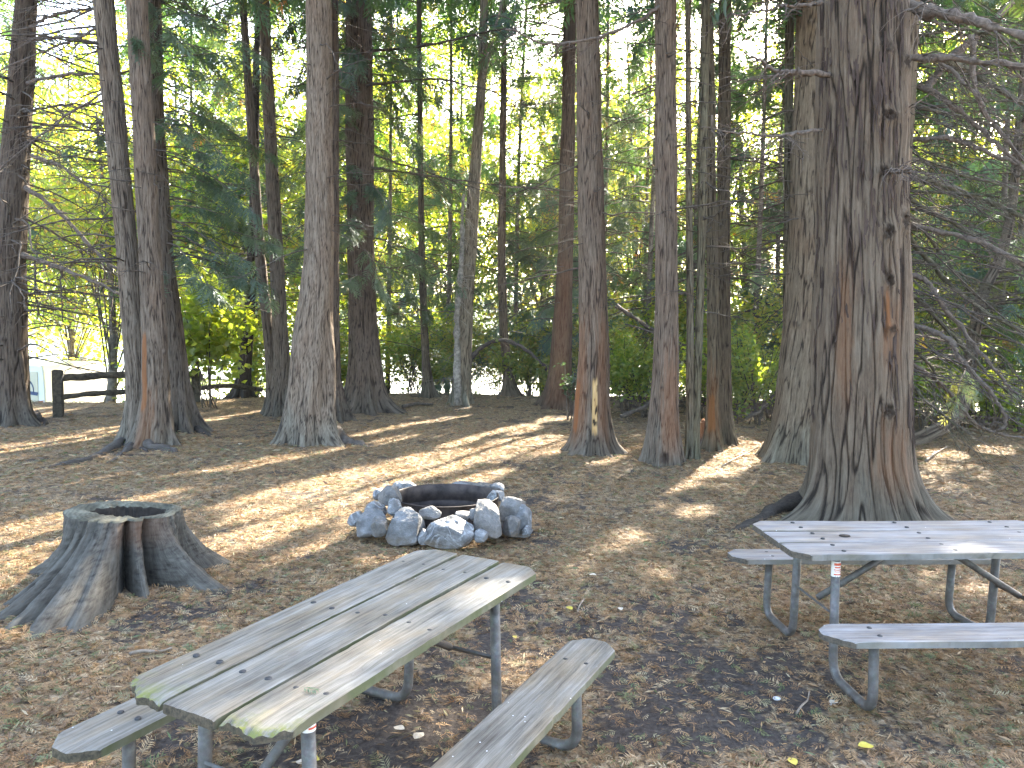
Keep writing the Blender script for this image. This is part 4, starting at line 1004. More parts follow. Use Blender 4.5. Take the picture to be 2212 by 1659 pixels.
# ------------------------------------------------------------------ stump
def stump():
    c0 = np.array([-2.93, 5.72, 0.0])
    t = thing('tree_stump', 'old hollow cedar stump with sprawling roots, left of the front table', 'tree stump', c0)
    seg, nz, h = 260, 70, .505
    th = np.arange(seg) / seg * 2 * PI - PI
    u = np.linspace(0, 1, nz)
    z = -.12 + (h + .12) * u
    TH, Z = np.meshgrid(th, z)
    g = np.clip(1 - np.maximum(Z, -.05) / h, 0, 1.1)
    rr = .385 + .03 * np.sin(2 * TH + .6) + .02 * np.sin(3 * TH) + 0 * Z
    for a, A, s, p in [(-88, .80, 17, 1.55), (-113, .55, 9, 2.3), (-128, .42, 8, 2.6), (-101, .18, 5, 2.6), (-76, .20, 6, 2.4), (-48, .24, 9, 1.8), (-15, .52, 12, 1.9), (35, .35, 16, 2), (85, .3, 16, 2), (130, .4, 14, 2), (172, .38, 14, 2)]:
        d = (TH - R(a) + PI) % (2 * PI) - PI
        rr = rr + A * np.exp(-(d / R(s)) ** 2) * g ** p
    for a, A, s, q in [(-61, .27, 5.5, .35), (-33, .30, 7.0, .5), (-97, .24, 3, 2.6), (-82, .12, 2.4, 3.5), (-108, .24, 3, 2.6), (-121, .22, 3.2, 2.6), (10, .12, 8, 1), (60, .1, 8, 1), (150, .1, 8, 1)]:
        d = (TH - R(a) + PI) % (2 * PI) - PI
        rr = rr - A * np.exp(-(d / R(s)) ** 2) * (.25 + .75 * np.clip(g, 0, 1) ** q)
    bc = np.stack([np.cos(TH) * .45, np.sin(TH) * .45, rr * .9 - Z], -1).reshape(-1, 3)
    n1 = noise(bc * np.array([16, 16, 3])); n2 = noise(np.stack([TH.ravel() * 3, Z.ravel() * 46, rr.ravel() * 16], 1)); n3 = noise(bc * 5)
    n5 = noise(bc * np.array([28, 28, 6]))
    R2 = rr.ravel() + .010 * n1 + .006 * n2 + .018 * n3 + .006 * n5 - .012 * sstep(.1, 0, np.abs(n1))
    V = np.stack([c0[0] + R2 * np.cos(TH.ravel()), c0[1] + R2 * np.sin(TH.ravel()), Z.ravel()], 1)
    i = np.arange(nz - 1)[:, None] * seg; j = np.arange(seg)[None]; k = (j + 1) % seg
    V[:, 1] = c0[1] + (V[:, 1] - c0[1]) * (1 - .20 * np.clip(Z.ravel() / h, 0, 1) ** 2)
    Q = np.stack([i + j, i + k, i + seg + k, i + seg + j], -1).reshape(-1, 4)
    d = (TH.ravel() + R(45) + PI) % (2 * PI) - PI
    m = sstep(.75, .2, np.abs(d)) * sstep(.24, .40, Z.ravel() + .05 * n1)
    V[:, 2] += sstep(.85, 1, (Z.ravel() / h)) * (.004 * n1 + .02 * np.cos(TH.ravel() - 2.6))
    bco = bc * np.array([1, 1, .8])
    n4 = noise(np.stack([TH.ravel() * 9, rr.ravel() * 30 - Z.ravel() * 30, Z.ravel() * 8], 1))
    o = obj('bark_body', V, Q, None, {'bark_co': bco, 'fur': np.clip(.38 + .34 * sstep(0, .16, np.abs(n1 + .6 * n4)) + .26 * n2 + .12 * n1, 0, 1), 'rust': m * .28, 'pale': 0 * m, 'knot': 0 * m, 'grey': 1 - m * .8}, M['bark'], t); o.color = (.66, .66, .62, 1)
    # cut top: ring that falls into a ragged hollow
    rim = V[-seg:] - c0
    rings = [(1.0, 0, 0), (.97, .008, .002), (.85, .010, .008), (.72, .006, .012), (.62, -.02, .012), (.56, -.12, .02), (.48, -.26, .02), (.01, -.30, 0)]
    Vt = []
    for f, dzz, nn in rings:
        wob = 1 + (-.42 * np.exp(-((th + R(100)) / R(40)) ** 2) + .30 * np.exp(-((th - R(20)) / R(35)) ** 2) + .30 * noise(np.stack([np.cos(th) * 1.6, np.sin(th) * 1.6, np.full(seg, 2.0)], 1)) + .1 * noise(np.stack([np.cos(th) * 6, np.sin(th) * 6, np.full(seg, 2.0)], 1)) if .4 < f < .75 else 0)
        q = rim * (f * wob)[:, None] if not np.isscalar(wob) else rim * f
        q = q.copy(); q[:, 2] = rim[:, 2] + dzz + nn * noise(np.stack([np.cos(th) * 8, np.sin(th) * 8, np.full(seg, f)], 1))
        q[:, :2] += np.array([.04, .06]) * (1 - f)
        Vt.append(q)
    Vt = np.concatenate(Vt) + c0
    nr = len(rings); i = np.arange(nr - 1)[:, None] * seg
    Qt = np.stack([i + j, i + k, i + seg + k, i + seg + j], -1).reshape(-1, 4)
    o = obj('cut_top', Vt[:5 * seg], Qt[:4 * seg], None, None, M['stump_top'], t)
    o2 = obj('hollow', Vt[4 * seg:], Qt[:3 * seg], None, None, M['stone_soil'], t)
stump()
# small wood block beside the stump
def bevel_box(name, size, loc, rot, mat, parent=None, bev=.006, local=False, jag=0):
    import bmesh
    bm = bmesh.new(); bmesh.ops.create_cube(bm, size=1)
    bmesh.ops.scale(bm, vec=size, verts=bm.verts)
    if bev: bmesh.ops.bevel(bm, geom=bm.edges[:], offset=bev, segments=2, affect='EDGES')
    if jag:
        bmesh.ops.subdivide_edges(bm, edges=bm.edges[:], cuts=3, use_grid_fill=True)
        for v in bm.verts: v.co += Vector(rng.normal(0, jag, 3))
    me = bpy.data.meshes.new(name); bm.to_mesh(me); bm.free(); me.materials.append(mat)
    o = bpy.data.objects.new(name, me); COL.objects.link(o)
    o.location = tuple(float(a) for a in loc) if parent is None or local else tuple(float(a) for a in (np.array(loc) - np.array(parent.location)))
    o.rotation_euler = rot
    if parent is not None: o.parent = parent
    return o
p = gp(396, 1210)
tag(bevel_box('wood_chunk', (.10, .09, .22), (p[0], p[1] + .1, .10), (.1, -.08, .3), M['fence'], jag=.004), 'small upright wood chunk just right of the hollow stump', 'wood chunk')

# ------------------------------------------------------------------ picnic tables
BW, GAPW, TL, TH_, HT, HB, OB, LL = .235, .010, 1.83, .038, .740, .432, .658, .275
WT = 3 * BW + 2 * GAPW
def board(name, L, W, th, cut, mat, parent, loc, rough=.0, seed=0):
    """plank with clipped corners; cut = clip at (x0,-y),(x0,+y),(x1,-y),(x1,+y); worn end grain"""
    r = np.random.default_rng(seed)
    nx_, ny_ = 150, 24
    u = np.linspace(0, 1, nx_); v = np.linspace(-1, 1, ny_)
    y = v * W / 2
    lo = np.zeros(ny_); hi = np.full(ny_, L)
    for k, y_ in enumerate(y):
        a = max(0, cut[0] - (y_ + W / 2)) ; b = max(0, cut[1] - (W / 2 - y_)); lo[k] = max(a, b)
        a = max(0, cut[2] - (y_ + W / 2)) ; b = max(0, cut[3] - (W / 2 - y_)); hi[k] = L - max(a, b)
    jn = noise(np.stack([y * 40, np.full(ny_, seed * 1.7), np.zeros(ny_)], 1))
    jb = noise(np.stack([y * 13, np.full(ny_, seed * 2.9), np.zeros(ny_)], 1))
    lo = lo + rough * np.clip(.35 + 1.3 * jb + .45 * jn, 0, 2) + .0015 * jn; hi = hi - .0015 * jn
    X_ = lo[None] + (hi - lo)[None] * u[:, None]; Y_ = np.broadcast_to(y[None], X_.shape).copy()
    ew = noise(np.stack([X_[:, 0] * 6, np.full(nx_, seed * 3.1), np.zeros(nx_)], 1)) * .0022 + np.minimum(0, noise(np.stack([X_[:, 0] * 9, np.full(nx_, seed * 5.1 + 2), np.zeros(nx_)], 1)) + .42) * .022 + .0012 * noise(np.stack([X_[:, 0] * 45, np.full(nx_, seed * 2.3), np.zeros(nx_)], 1))
    Y_ += (v[None] ** 9) * ew[:, None]
    edge = np.maximum(np.abs(v)[None] * np.ones((nx_, 1)), 0)
    e_end = np.maximum(sstep(.006 / L, 0, u), sstep(1 - .006 / L, 1, u))[:, None]
    wear = rough * .45 * np.exp(-(X_ - lo[None]) / .03) * (1 + noise(np.stack([X_.ravel() * 50, Y_.ravel() * 50, np.zeros(X_.size)], 1)).reshape(X_.shape))
    top = .0012 * noise(np.stack([X_.ravel() * 3, Y_.ravel() * 60, np.full(X_.size, seed)], 1)).reshape(X_.shape) - .004 * sstep(.93, 1, edge) - .003 * e_end - wear
    warp = .004 * np.sin(u * PI + seed)[:, None]
    Vt = np.stack([X_, Y_, th / 2 + top + warp], -1).reshape(-1, 3)
    Vb = np.stack([X_, Y_, -th / 2 + .002 * sstep(.93, 1, edge) + warp], -1).reshape(-1, 3)
    n = nx_ * ny_
    i = (np.arange(nx_ - 1)[:, None] * ny_ + np.arange(ny_ - 1)[None]).ravel()
    q = np.stack([i, i + ny_, i + ny_ + 1, i + 1], 1)
    per = np.concatenate([np.arange(nx_) * ny_, (nx_ - 1) * ny_ + np.arange(1, ny_), (np.arange(nx_ - 2, -1, -1)) * ny_ + ny_ - 1, np.arange(ny_ - 2, 0, -1)])
    pn = np.roll(per, -1)
    # ring of doubled verts for crisp sides
    V = np.concatenate([Vt, Vb, Vt[per], Vb[per]])
    s0 = 2 * n; m = len(per); a = np.arange(m); b = (a + 1) % m
    side = np.stack([s0 + a, s0 + m + a, s0 + m + b, s0 + b], 1)
    Q = np.concatenate([q, q[:, ::-1] + n, side])
    ms = np.zeros(len(V)); ms[:n] = (rough > .015) * np.clip(np.exp(-(X_ - lo[None]) / .035) * 1.2 + .9 * noise(np.stack([X_.ravel() * 18, Y_.ravel() * 18, np.full(n, seed * .7)], 1)).reshape(X_.shape) * np.exp(-(X_ - lo[None]) / .1), 0, 1).ravel()
    eg = np.zeros(len(V)); xp = X_.ravel()[per]; yi = (per % ny_)
    isend = ((per // ny_ == 0) | (per // ny_ == nx_ - 1)).astype(float)
    eg[s0:s0 + m] = isend; eg[s0 + m:] = isend
    o = obj(name, V, Q, None, {'endgrain': eg, 'moss': ms}, mat, parent, local=True); o.location = loc
    return o

bolt_me = None
def bolt_mesh():
    global bolt_me
    if bolt_me is None:
        a = np.arange(14) / 14 * 2 * PI
        V = np.concatenate([np.stack([np.cos(a) * r, np.sin(a) * r, np.full(14, z)], 1) for r, z in ((.0125, -.004), (.0125, .0012), (.0095, .0035))] + [[[0, 0, .0042]]])
        j = np.arange(14); k = (j + 1) % 14
        Q = np.concatenate([np.stack([j + i * 14, k + i * 14, k + (i + 1) * 14, j + (i + 1) * 14], 1) for i in (0, 1)])
        bolt_me = make_mesh('bolt', V, Q, np.stack([28 + j, 28 + k, np.full(14, 42)], 1), None, M['bolt'])
    return bolt_me

def pipe(name, pts, r, parent, mat='galv', fil=.11):
    """bent pipe through corner points with rounded corners"""
    pts = [np.array(p, float) for p in pts]
    out = [pts[0]]
    for i in range(1, len(pts) - 1):
        a = pts[i - 1] - pts[i]; b = pts[i + 1] - pts[i]
        fl = min(fil, .45 * np.linalg.norm(a), .45 * np.linalg.norm(b))
        A = pts[i] + a / np.linalg.norm(a) * fl; B = pts[i] + b / np.linalg.norm(b) * fl
        for s in np.linspace(0, 1, 9): out.append((1 - s) ** 2 * A + 2 * s * (1 - s) * pts[i] + s * s * B)
    out.append(pts[-1])
    V, Q, T = tube(out, r, 14)
    return obj(name, V, Q, T, None, M[mat], parent, local=True)

def picnic_table(label, loc, yaw, mats, cuts, bcuts, rough, seed, sticker_at):
    t = thing('picnic_table', label, 'picnic table', loc, yaw, 'picnic tables in the clearing')
    for k, w in enumerate((BW + GAPW, 0, -BW - GAPW)):
        board('tabletop_board', TL, BW - .011, TH_, cuts[k], M[mats], t, (0, w, HT - TH_ / 2), rough[k], seed + k)
    for k, w in enumerate((OB, -OB)):
        board('bench_board', TL, BW, TH_, bcuts[k], M[mats], t, (0, w, HB - TH_ / 2), rough[3 + k], seed + 5 + k)
    pr = .0245
    zc = HT - TH_ - .003; zb = HB - TH_ - .003
    for e in (LL, TL - LL):
        for s in (1, -1):
            pipe('leg', [(e, s * .235, zc), (e, s * .26, .025), (e, s * (OB + .02), .02), (e, s * OB, zb)], pr, t)
        bevel_box('cross_bar', (.05, .46, .012), (e, 0, .36), (0, R(38), 0), M['galv'], t, .002, True)
        sg = 1 if e < 1 else -1
        pipe('brace', [(e + sg * .02, 0.0, .37), (e + sg * .56, 0.0, zc)], .019, t)
        bevel_box('batten', (.04, WT - .06, .006), (e + sg * .03, 0, HT - TH_ - .006), (0, 0, 0), M['galv'], t, .001, True)
        for s in (1, -1): bevel_box('seat_bracket', (.07, .16, .006), (e + .02, s * OB, HB - TH_ - .006), (0, 0, 0), M['galv'], t, .001, True)
    bevel_box('batten', (.04, WT - .06, .006), (TL / 2, 0, HT - TH_ - .006), (0, 0, 0), M['galv'], t, .001, True)
    B = []
    for w in (BW + GAPW, 0, -BW - GAPW):
        for e in (LL, TL / 2, TL - LL):
            for s in (.055, -.06): B.append((e + rng.normal(0, .01), w + s, HT + .0005))
    for w in (OB, -OB):
        for e in (LL, TL - LL):
            for s in (.05, -.05): B.append((e, w + s, HB + .0005))
    for b in B:
        o = bpy.data.objects.new('bolt', bolt_mesh()); COL.objects.link(o); o.parent = t; o.location = b
    # warning sticker wrapped round one upright
    x, y, z = sticker_at
    a = np.linspace(PI * 1.0, PI * 2.1, 12); r_ = pr + .0012
    def wrap(nm, r_, z0, z1, a, mat, parent):
        V = np.concatenate([np.stack([x + np.cos(a) * r_, y + np.sin(a) * r_, np.full(len(a), zz)], 1) for zz in (z0, z1)])
        k = np.arange(len(a) - 1); Q = np.stack([k, k + 1, k + 1 + len(a), k + len(a)], 1)
        return obj(nm, V, Q, None, None, mat, parent, local=True)
    st = wrap('sticker', r_, z - .055, z + .03, a, M['sticker'], t)
    for z0, z1, a0, a1 in ((.008, .022, 1.25, 1.85), (-.006, .002, 1.3, 1.7), (-.018, -.013, 1.25, 1.8), (-.028, -.024, 1.3, 1.75), (-.045, -.038, 1.25, 1.8)):
        o = wrap('print_line', r_ + .0008, z + z0, z + z1, np.linspace(PI * a0, PI * a1, 8), M['sticker_red'], t)
        o.parent = st
    return t
K = .075
pt1 = picnic_table('front weathered picnic table with split mossy board ends, running away from view', (-.9907, 2.3043, 0), 1.0942, 'wood', [(0, K, 0, K), (0, 0, 0, 0), (K, 0, K, 0)], [(K, K, K, K), (K, K, K, K)],
             [.022, .003, .03, .003, .003], 11, (LL, -.238, .665))
pt2 = picnic_table('paler silvery picnic table at the right, before the biggest cedar', (1.5126, 4.3881, 0.0146), .0669, 'wood_light', [(0, K, 0, K), (0, 0, 0, 0), (K, 0, K, 0)], [(K, K, K, K), (K + .03, K, K, K)],
             [.003, .002, .003, .004, .012], 41, (LL, -.238, .635))
a = np.arange(20) / 20 * 2 * PI
V = np.concatenate([np.stack([.44 + .034 * np.cos(a) * r, -.005 + .026 * np.sin(a) * r, np.full(20, z)], 1) for r, z in ((1, HT - .001), (.9, HT + .0035))] + [[[.44, -.005, HT + .003]]])
j = np.arange(20); k = (j + 1) % 20
obj('knot', V, np.stack([j, k, 20 + k, 20 + j], 1), np.stack([20 + j, 20 + k, np.full(20, 40)], 1), None, M['stone_soil'], pt2, local=True)
# ------------------------------------------------------------------ fire pit
fc = dp(963, 1085, 7.42); fc[2] = 0
def fire_ring():
    t = thing('fire_ring', 'round rusty steel fire ring set inside the circle of rocks', 'fire ring', fc)
    seg = 96; a = np.arange(seg) / seg * 2 * PI
    prof = [(.515, -.02), (.515, .11), (.522, .118), (.522, .128), (.515, .136), (.515, .285), (.522, .292), (.516, .299), (.508, .292), (.508, .138), (.515, .128), (.508, .118), (.506, .05), (.506, -.02)]
    V = np.concatenate([np.stack([fc[0] + np.cos(a) * r, fc[1] + np.sin(a) * r, np.full(seg, z)], 1) for r, z in prof])
    j = np.arange(seg); k = (j + 1) % seg
    Q = np.concatenate([np.stack([j + i * seg, k + i * seg, k + (i + 1) * seg, j + (i + 1) * seg], 1) for i in range(len(prof) - 1)])
    obj('steel_band', V, Q, None, None, M['steel_ring'], t)
    b = np.linspace(0, 1, 8)
    rr = np.linspace(.5, .0, 8)
    V = np.concatenate([np.stack([fc[0] + np.cos(a) * r, fc[1] + np.sin(a) * r, .025 + .03 * (1 - r) + .012 * noise(np.stack([np.cos(a) * r * 9, np.sin(a) * r * 9, np.zeros(seg)], 1))], 1) for r in rr])
    Q = np.concatenate([np.stack([j + i * seg, k + i * seg, k + (i + 1) * seg, j + (i + 1) * seg], 1) for i in range(7)])
    obj('ash_bed', V, Q, None, None, M['stone_soil'], t)
fire_ring()
def rock(X_, Y_, w, h, d, label, seed, dep=None, br=1.0):
    """X_,Y_,w,h in the enlarged view of the fire pit"""
    import bmesh
    px, py = 740.6 + X_ * .3456, 1015 + Y_ * .3456
    c = dp(px, py, d)
    sx = w * .3456 / FPX * d / 2; sz = h * .3456 / FPX * d / 2 * 1.02; sy = dep or (sx * .6 + sz * .5)
    bm = bmesh.new(); bmesh.ops.create_icosphere(bm, subdivisions=5, radius=1)
    V = np.array([v.co[:] for v in bm.verts])
    r = np.random.default_rng(seed)
    V = np.sign(V) * np.abs(V) ** .62
    tw = r.uniform(-.35, .35); V = np.stack([V[:, 0] + tw * V[:, 2], V[:, 1], V[:, 2] + r.uniform(-.25, .25) * V[:, 0]], 1)
    for k in range(16):
        n = r.normal(size=3); n[2] = abs(n[2]) - .25; n /= np.linalg.norm(n); lim = r.uniform(.62, .92)
        pr_ = V @ n; V = V - np.maximum(0, pr_ - lim)[:, None] * n
    V = (V - (V.max(0) + V.min(0)) / 2); V = V / V.max(0)
    nrm = V / np.linalg.norm(V, axis=1)[:, None]
    ns = .03 * noise(V * 1.7 + seed) + .022 * noise(V * 4 + seed) + .018 * noise(V * 9 + seed) + .012 * noise(V * 19)
    rg = -np.abs(noise(V * 2.6 + 3 * seed)) * .05
    V = V + nrm * (ns + rg)[:, None]
    V = V - (V.max(0) + V.min(0)) / 2; V = V / V.max(0) * np.array([sx, sy, sz]) * 1.06
    for v, q in zip(bm.verts, V): v.co = q
    me = bpy.data.meshes.new('rock'); bm.to_mesh(me); bm.free(); me.materials.append(M['rock'])
    me.polygons.foreach_set('use_smooth', np.full(len(me.polygons), True))
    o = bpy.data.objects.new('rock', me); COL.objects.link(o)
    o.location = tuple(float(a) for a in c)
    o.rotation_euler = (0, 0, 0)
    return tag(o, label, 'rock', 'rocks around the fire ring')
RK = [(395, 350, 232, 215, 6.72, 'large rounded grey rock at the front left of the fire ring', None),
      (665, 378, 305, 185, 6.62, 'widest rock, pale and veined, at the front of the fire ring', None),
      (503, 412, 66, 100, 6.6, 'small wedge rock between the large rounded rock and the widest rock', None),
      (905, 312, 175, 215, 6.72, 'tall sunlit slab leaning in at the front right of the fire ring', None),
      (865, 410, 92, 84, 6.55, 'small blocky rock at the foot of the leaning sunlit slab', None),
      (1040, 262, 200, 190, 7.05, 'large pointed rock at the right of the fire ring', None),
      (1058, 345, 125, 130, 6.85, 'smooth bright-faced rock low in front of the large pointed rock', None),
      (1118, 310, 120, 195, 7.0, 'sloping dark rock at the far right of the fire ring', None),
      (1152, 375, 72, 52, 6.85, 'small rock at the outer right foot of the ring', None),
      (190, 330, 185, 160, 6.85, 'broad grey rock low at the left of the fire ring', None),
      (232, 352, 108, 126, 6.7, 'brown-grey rock tucked against the large rounded rock, its left side', None),
      (205, 240, 130, 92, 7.1, 'grey rock resting above the broad left rock', None),
      (88, 302, 106, 88, 6.95, 'small dark angular rock, the outermost at the left', None),
      (325, 232, 96, 112, 6.92, 'pale-topped rock leaning on the rim at the front left', None),
      (545, 265, 142, 76, 6.86, 'small dark rock on the front rim above the wedge', None),
      (755, 290, 112, 62, 6.84, 'small pointed rock behind the widest rock', None),
      (290, 160, 150, 112, 7.35, 'light smooth rock against the left side of the steel ring', None),
      (232, 152, 84, 74, 7.5, 'brownish rock behind the light smooth rock at left', None),
      (380, 98, 158, 62, 7.95, 'purple-grey rock behind the ring at the back left', None),
      (765, 104, 172, 48, 8.05, 'long low rock behind the ring, right of its middle', None),
      (880, 112, 130, 66, 8.0, 'grey rock behind the ring at the back right', None),
      (965, 114, 84, 64, 7.9, 'rounded rock at the back right end of the circle', None),
      (955, 160, 110, 66, 7.6, 'flat rock against the ring, behind the large pointed rock', None),
      (830, 275, 76, 76, 6.8, 'small white-faced rock left of the leaning sunlit slab', None)]
for k, (a, b, w, h, d, lb, dep) in enumerate(RK): 
    o = rock(a, b, w, h, d, lb, 100 + k, dep)

# ------------------------------------------------------------------ fence, van, things beyond
def fence():
    p0 = gp(127, 908); p0[2] = ground_h(p0[0], p0[1])[0]
    p1 = gp(424, 882); p1[2] = ground_h(p1[0], p1[1])[0]
    t = thing('rail_fence', 'dark wooden post and rail fence behind the triple cedars at left', 'fence', p0)
    def post(p, top):
        bevel_box('post', (.17, .15, top + .3), (p[0], p[1], p[2] + top / 2 - .15), (0, 0, .25), M['fence'], t, .015, jag=.003)
    post(p0, .90); post(p1, .74)
    for z0, z1, th in ((.74, .62, .075), (.37, .30, .055)):
        a = p0 + np.array([0, 0, z0]); b = p1 + np.array([0, 0, z1])
        path = smooth_path([a, a * .6 + b * .4 + np.array([0, 0, .03]), b], 30)
        V, Q, T = tube(path, th, 8)
        V = V + (noise(V * 6) * .025)[:, None] * np.array([0, .5, 1])
        obj('rail', V, Q, T, None, M['fence'], t)
    p2 = p1 + (p1 - p0) * .55
    path = smooth_path([p1 + np.array([0, 0, .3]), (p1 + p2) / 2 + np.array([0, .2, .28]), p2 + np.array([0, .4, .1])], 16)
    V, Q, T = tube(path, .055, 8); obj('rail', V, Q, T, None, M['fence'], t)
fence()
def van():
    d = 27.0
    top = dp(70, 790, d); rx_ = dp(97, 850, d)[0]
    zg = -1.68; H = top[2] - zg; W = 2.0; L = 5.2
    cx_ = rx_ - W / 2
    t = thing('camper_van', 'white and beige camper van parked beyond the fence at the far left', 'van', (cx_, d + L / 2, zg))
    # body: loft of rounded rear profile
    prof = []
    for (hx_, z) in ((.97, .32), (1.0, .6), (1.0, 1.2), (.97, 1.7), (.93, 2.0), (.86, H - .03), (.7, H)):
        prof.append((hx_ * W / 2, z))
    half = prof; ring = [(x, z) for x, z in half] + [(-x, z) for x, z in half[::-1]]
    ys = [0, .06, L * .72, L * .9, L]
    sc = [(.97, 0), (1, 0), (1, 0), (.95, -.5), (.9, -1.0)]
    V = []
    for y, (s, dz) in zip(ys, sc):
        for x, z in ring:
            zz = z + (dz if z > 1.2 else 0) * (z - 1.2) / (H - 1.2) if z > 1.2 else z
            V.append((x * s, y - L / 2, zz))
    n = len(ring); Q = []; T = []
    for i in range(len(ys) - 1):
        for j in range(n): Q.append((i * n + j, i * n + (j + 1) % n, (i + 1) * n + (j + 1) % n, (i + 1) * n + j))
    V.append((0, -L / 2, 1)); V.append((0, L / 2, .8))
    for j in range(n):
        T.append(((j + 1) % n, j, len(V) - 2)); T.append(((len(ys) - 1) * n + j, (len(ys) - 1) * n + (j + 1) % n, len(V) - 1))
    obj('body', np.array(V), Q, T, None, M['van_white'], t, smooth=False, local=True)
    yb = -L / 2 - .012
    bevel_box('rear_panel', (1.55, .03, 1.35), (0, yb, 1.12), (0, 0, 0), M['van_beige'], t, .01, True)
    bevel_box('rear_window', (1.1, .03, .42), (-.3, yb - .012, 1.62), (0, 0, 0), M['glass_dark'], t, .008, True)
    bevel_box('blue_stripe', (1.55, .02, .12), (0, yb - .014, 1.12), (0, R(8), 0), M['van_blue'], t, .002, True)
    a = np.linspace(-.3, 2.4, 24)
    V, Q, T = tube(np.stack([.30 + .32 * np.cos(a), np.full(24, yb - .02), 1.15 + .38 * np.sin(a)], 1), np.linspace(.015, .04, 24), 6)
    obj('curved_stripe', V, Q, T, None, M['van_blue'], t, local=True)
    for s in (1, -1):
        bevel_box('tail_light', (.12, .05, .28), (s * .86, yb, .62), (0, 0, 0), M['red_lens'], t, .01, True)
    bevel_box('bumper', (1.9, .16, .2), (0, yb - .05, .40), (0, 0, 0), M['van_white'], t, .03, True)
    for sx_ in (1, -1):
        for y_ in (-L / 2 + .9, L / 2 - .9):
            a = np.linspace(0, 2 * PI, 25)[:-1]
            V = np.concatenate([np.stack([np.full(24, sx_ * .9 + dx), y_ + np.cos(a) * .33, .33 + np.sin(a) * .33], 1) for dx in (-.1, .1)] + [[[sx_ * .9 - .1, y_, .33], [sx_ * .9 + .1, y_, .33]]])
            j = np.arange(24); k = (j + 1) % 24
            obj('wheel', V, np.stack([j, k, 24 + k, 24 + j], 1), np.concatenate([np.stack([j, k, np.full(24, 48)], 1), np.stack([24 + j, 24 + k, np.full(24, 49)], 1)]), None, M['rubber'], t, local=True)
van()
def white_table():
    p = dp(72, 893, 21.0)
    zg = float(ground_h(p[0], p[1])[0])
    t = thing('white_picnic_table', 'white-topped picnic table between the fence and the camper van', 'picnic table', (p[0], p[1], zg))
    h = p[2] - zg
    bevel_box('table_top', (1.3, .75, .05), (0, 0, h), (0, 0, 0), M['white_paint'], t, .01, True)
    for s in (1, -1):
        bevel_box('bench', (1.3, .26, .04), (0, s * .62, h * .6), (0, 0, 0), M['white_paint'], t, .008, True)
        for x in (-.5, .5): bevel_box('leg', (.06, .06, h * 1.05), (x, s * .4, h * .48), (s * .35, 0, 0), M['white_paint'], t, .006, True)
white_table()
for (x, y0, y1, w, d, lb) in [(183, 882, 770, 13, 31, 'pale cream post standing beyond the rail fence'), (273, 860, 780, 6, 33, 'thin brown post beyond the fence, beside the triple cedars'), (143, 0, 0, 0, 0, None)]:
    if lb:
        p = dp(x, y0, d); zg = float(ground_h(p[0], p[1])[0]); top = dp(x, y1, d)[2]
        V, Q, T = tube([(p[0], d, zg - .2), (p[0], d, zg + .3), (p[0], d, top - .1), (p[0], d, top)], [w / 2 / FPX * d * 1.15, w / 2 / FPX * d, w / 2 / FPX * d * .95, w / 2 / FPX * d * .8], 12)
        o = obj('post', V, Q, T, None, M['cream_post']); tag(o, lb, 'post')
p = dp(232, 870, 24)
maple(p[0], 24, 10.5, 2.8, 7000, (.10, .17), (.3, .95), 'greyish tree just beyond the fence rails with pale sunlit foliage', r0=.19, zc=6.4, rz=3.0, group=None)

# ------------------------------------------------------------------ litter
def litter(n, d0, d1, templ, s0, s1, pw, side=1.0):
    u = rng.random(n)
    d = (d0 ** pw + u * (d1 ** pw - d0 ** pw)) ** (1 / pw)
    x = (rng.random(n) * 2 - 1) * d * .74 * side
    k = rng.random(n) < np.clip(cover(x, d) * 1.15 - .02 + rng.normal(0, .12, n), .22, 1)
    x, d = x[k], d[k]
    # not under the fire ring, stump or trunks' hearts
    q = (np.hypot(x - fc[0], d - fc[1]) > .52) & (np.hypot(x + 2.93, d - 5.72) > .42) & (np.hypot(x - 3.58, d - 7.95) > .5)
    x, d = x[q], d[q]; n = len(x)
    a = rng.random(n) * 2 * PI
    F = frames(np.stack([np.cos(a), np.sin(a), rng.normal(0, .16, n)], 1), rollv=rng.normal(0, .55, n))
    S = rng.uniform(s0, s1, n)
    P = np.stack([x, d, ground_h(x, d) + rng.uniform(.004, .022, n)], 1)
    # dead brown and orange mostly, some fresh green
    T = np.where(rng.random(n) < .17, rng.uniform(.82, 1, n), rng.beta(2.2, 1.8, n) * .8)
    return scatter(templ, P, F, S, T)
LT = [spray_template(40 + i, 6, -.1 + .08 * i, .032) for i in range(6)]
LS = [spray_template(60 + i, 3, -.1 + .1 * i, .055) for i in range(4)]
BL = [(np.array([[0, 0, 0], [.4, .09, .02], [1, 0, .0], [.5, -.09, .02]]), np.array([[0, 1, 2, 3]])), (np.array([[0, 0, 0], [.4, .05, .03], [1, .1, .0], [.5, -.04, .02]]), np.array([[0, 1, 2, 3]]))]
mb = MB()
for args in [(19000, 1.15, 6.5, LT, .035, .11, 1.5), (26000, 1.15, 6.5, LS, .02, .07, 1.5), (46000, 5, 13, LS, .03, .10, 1.5), (30000, 9, 20.4, BL, .06, .16, 1.6), (52000, 1.15, 8, BL, .015, .07, 1.4), (40000, 6, 15, BL, .03, .10, 1.4)]:
    V, Q, t = litter(*args); mb.add(V, Q, None, t)
o = mbobj('leaf_litter', mb, M['litter'], None, smooth=False); o['kind'] = 'stuff'
o['label'] = 'brown and orange fallen cedar sprays covering the ground'; o['category'] = 'leaf litter'

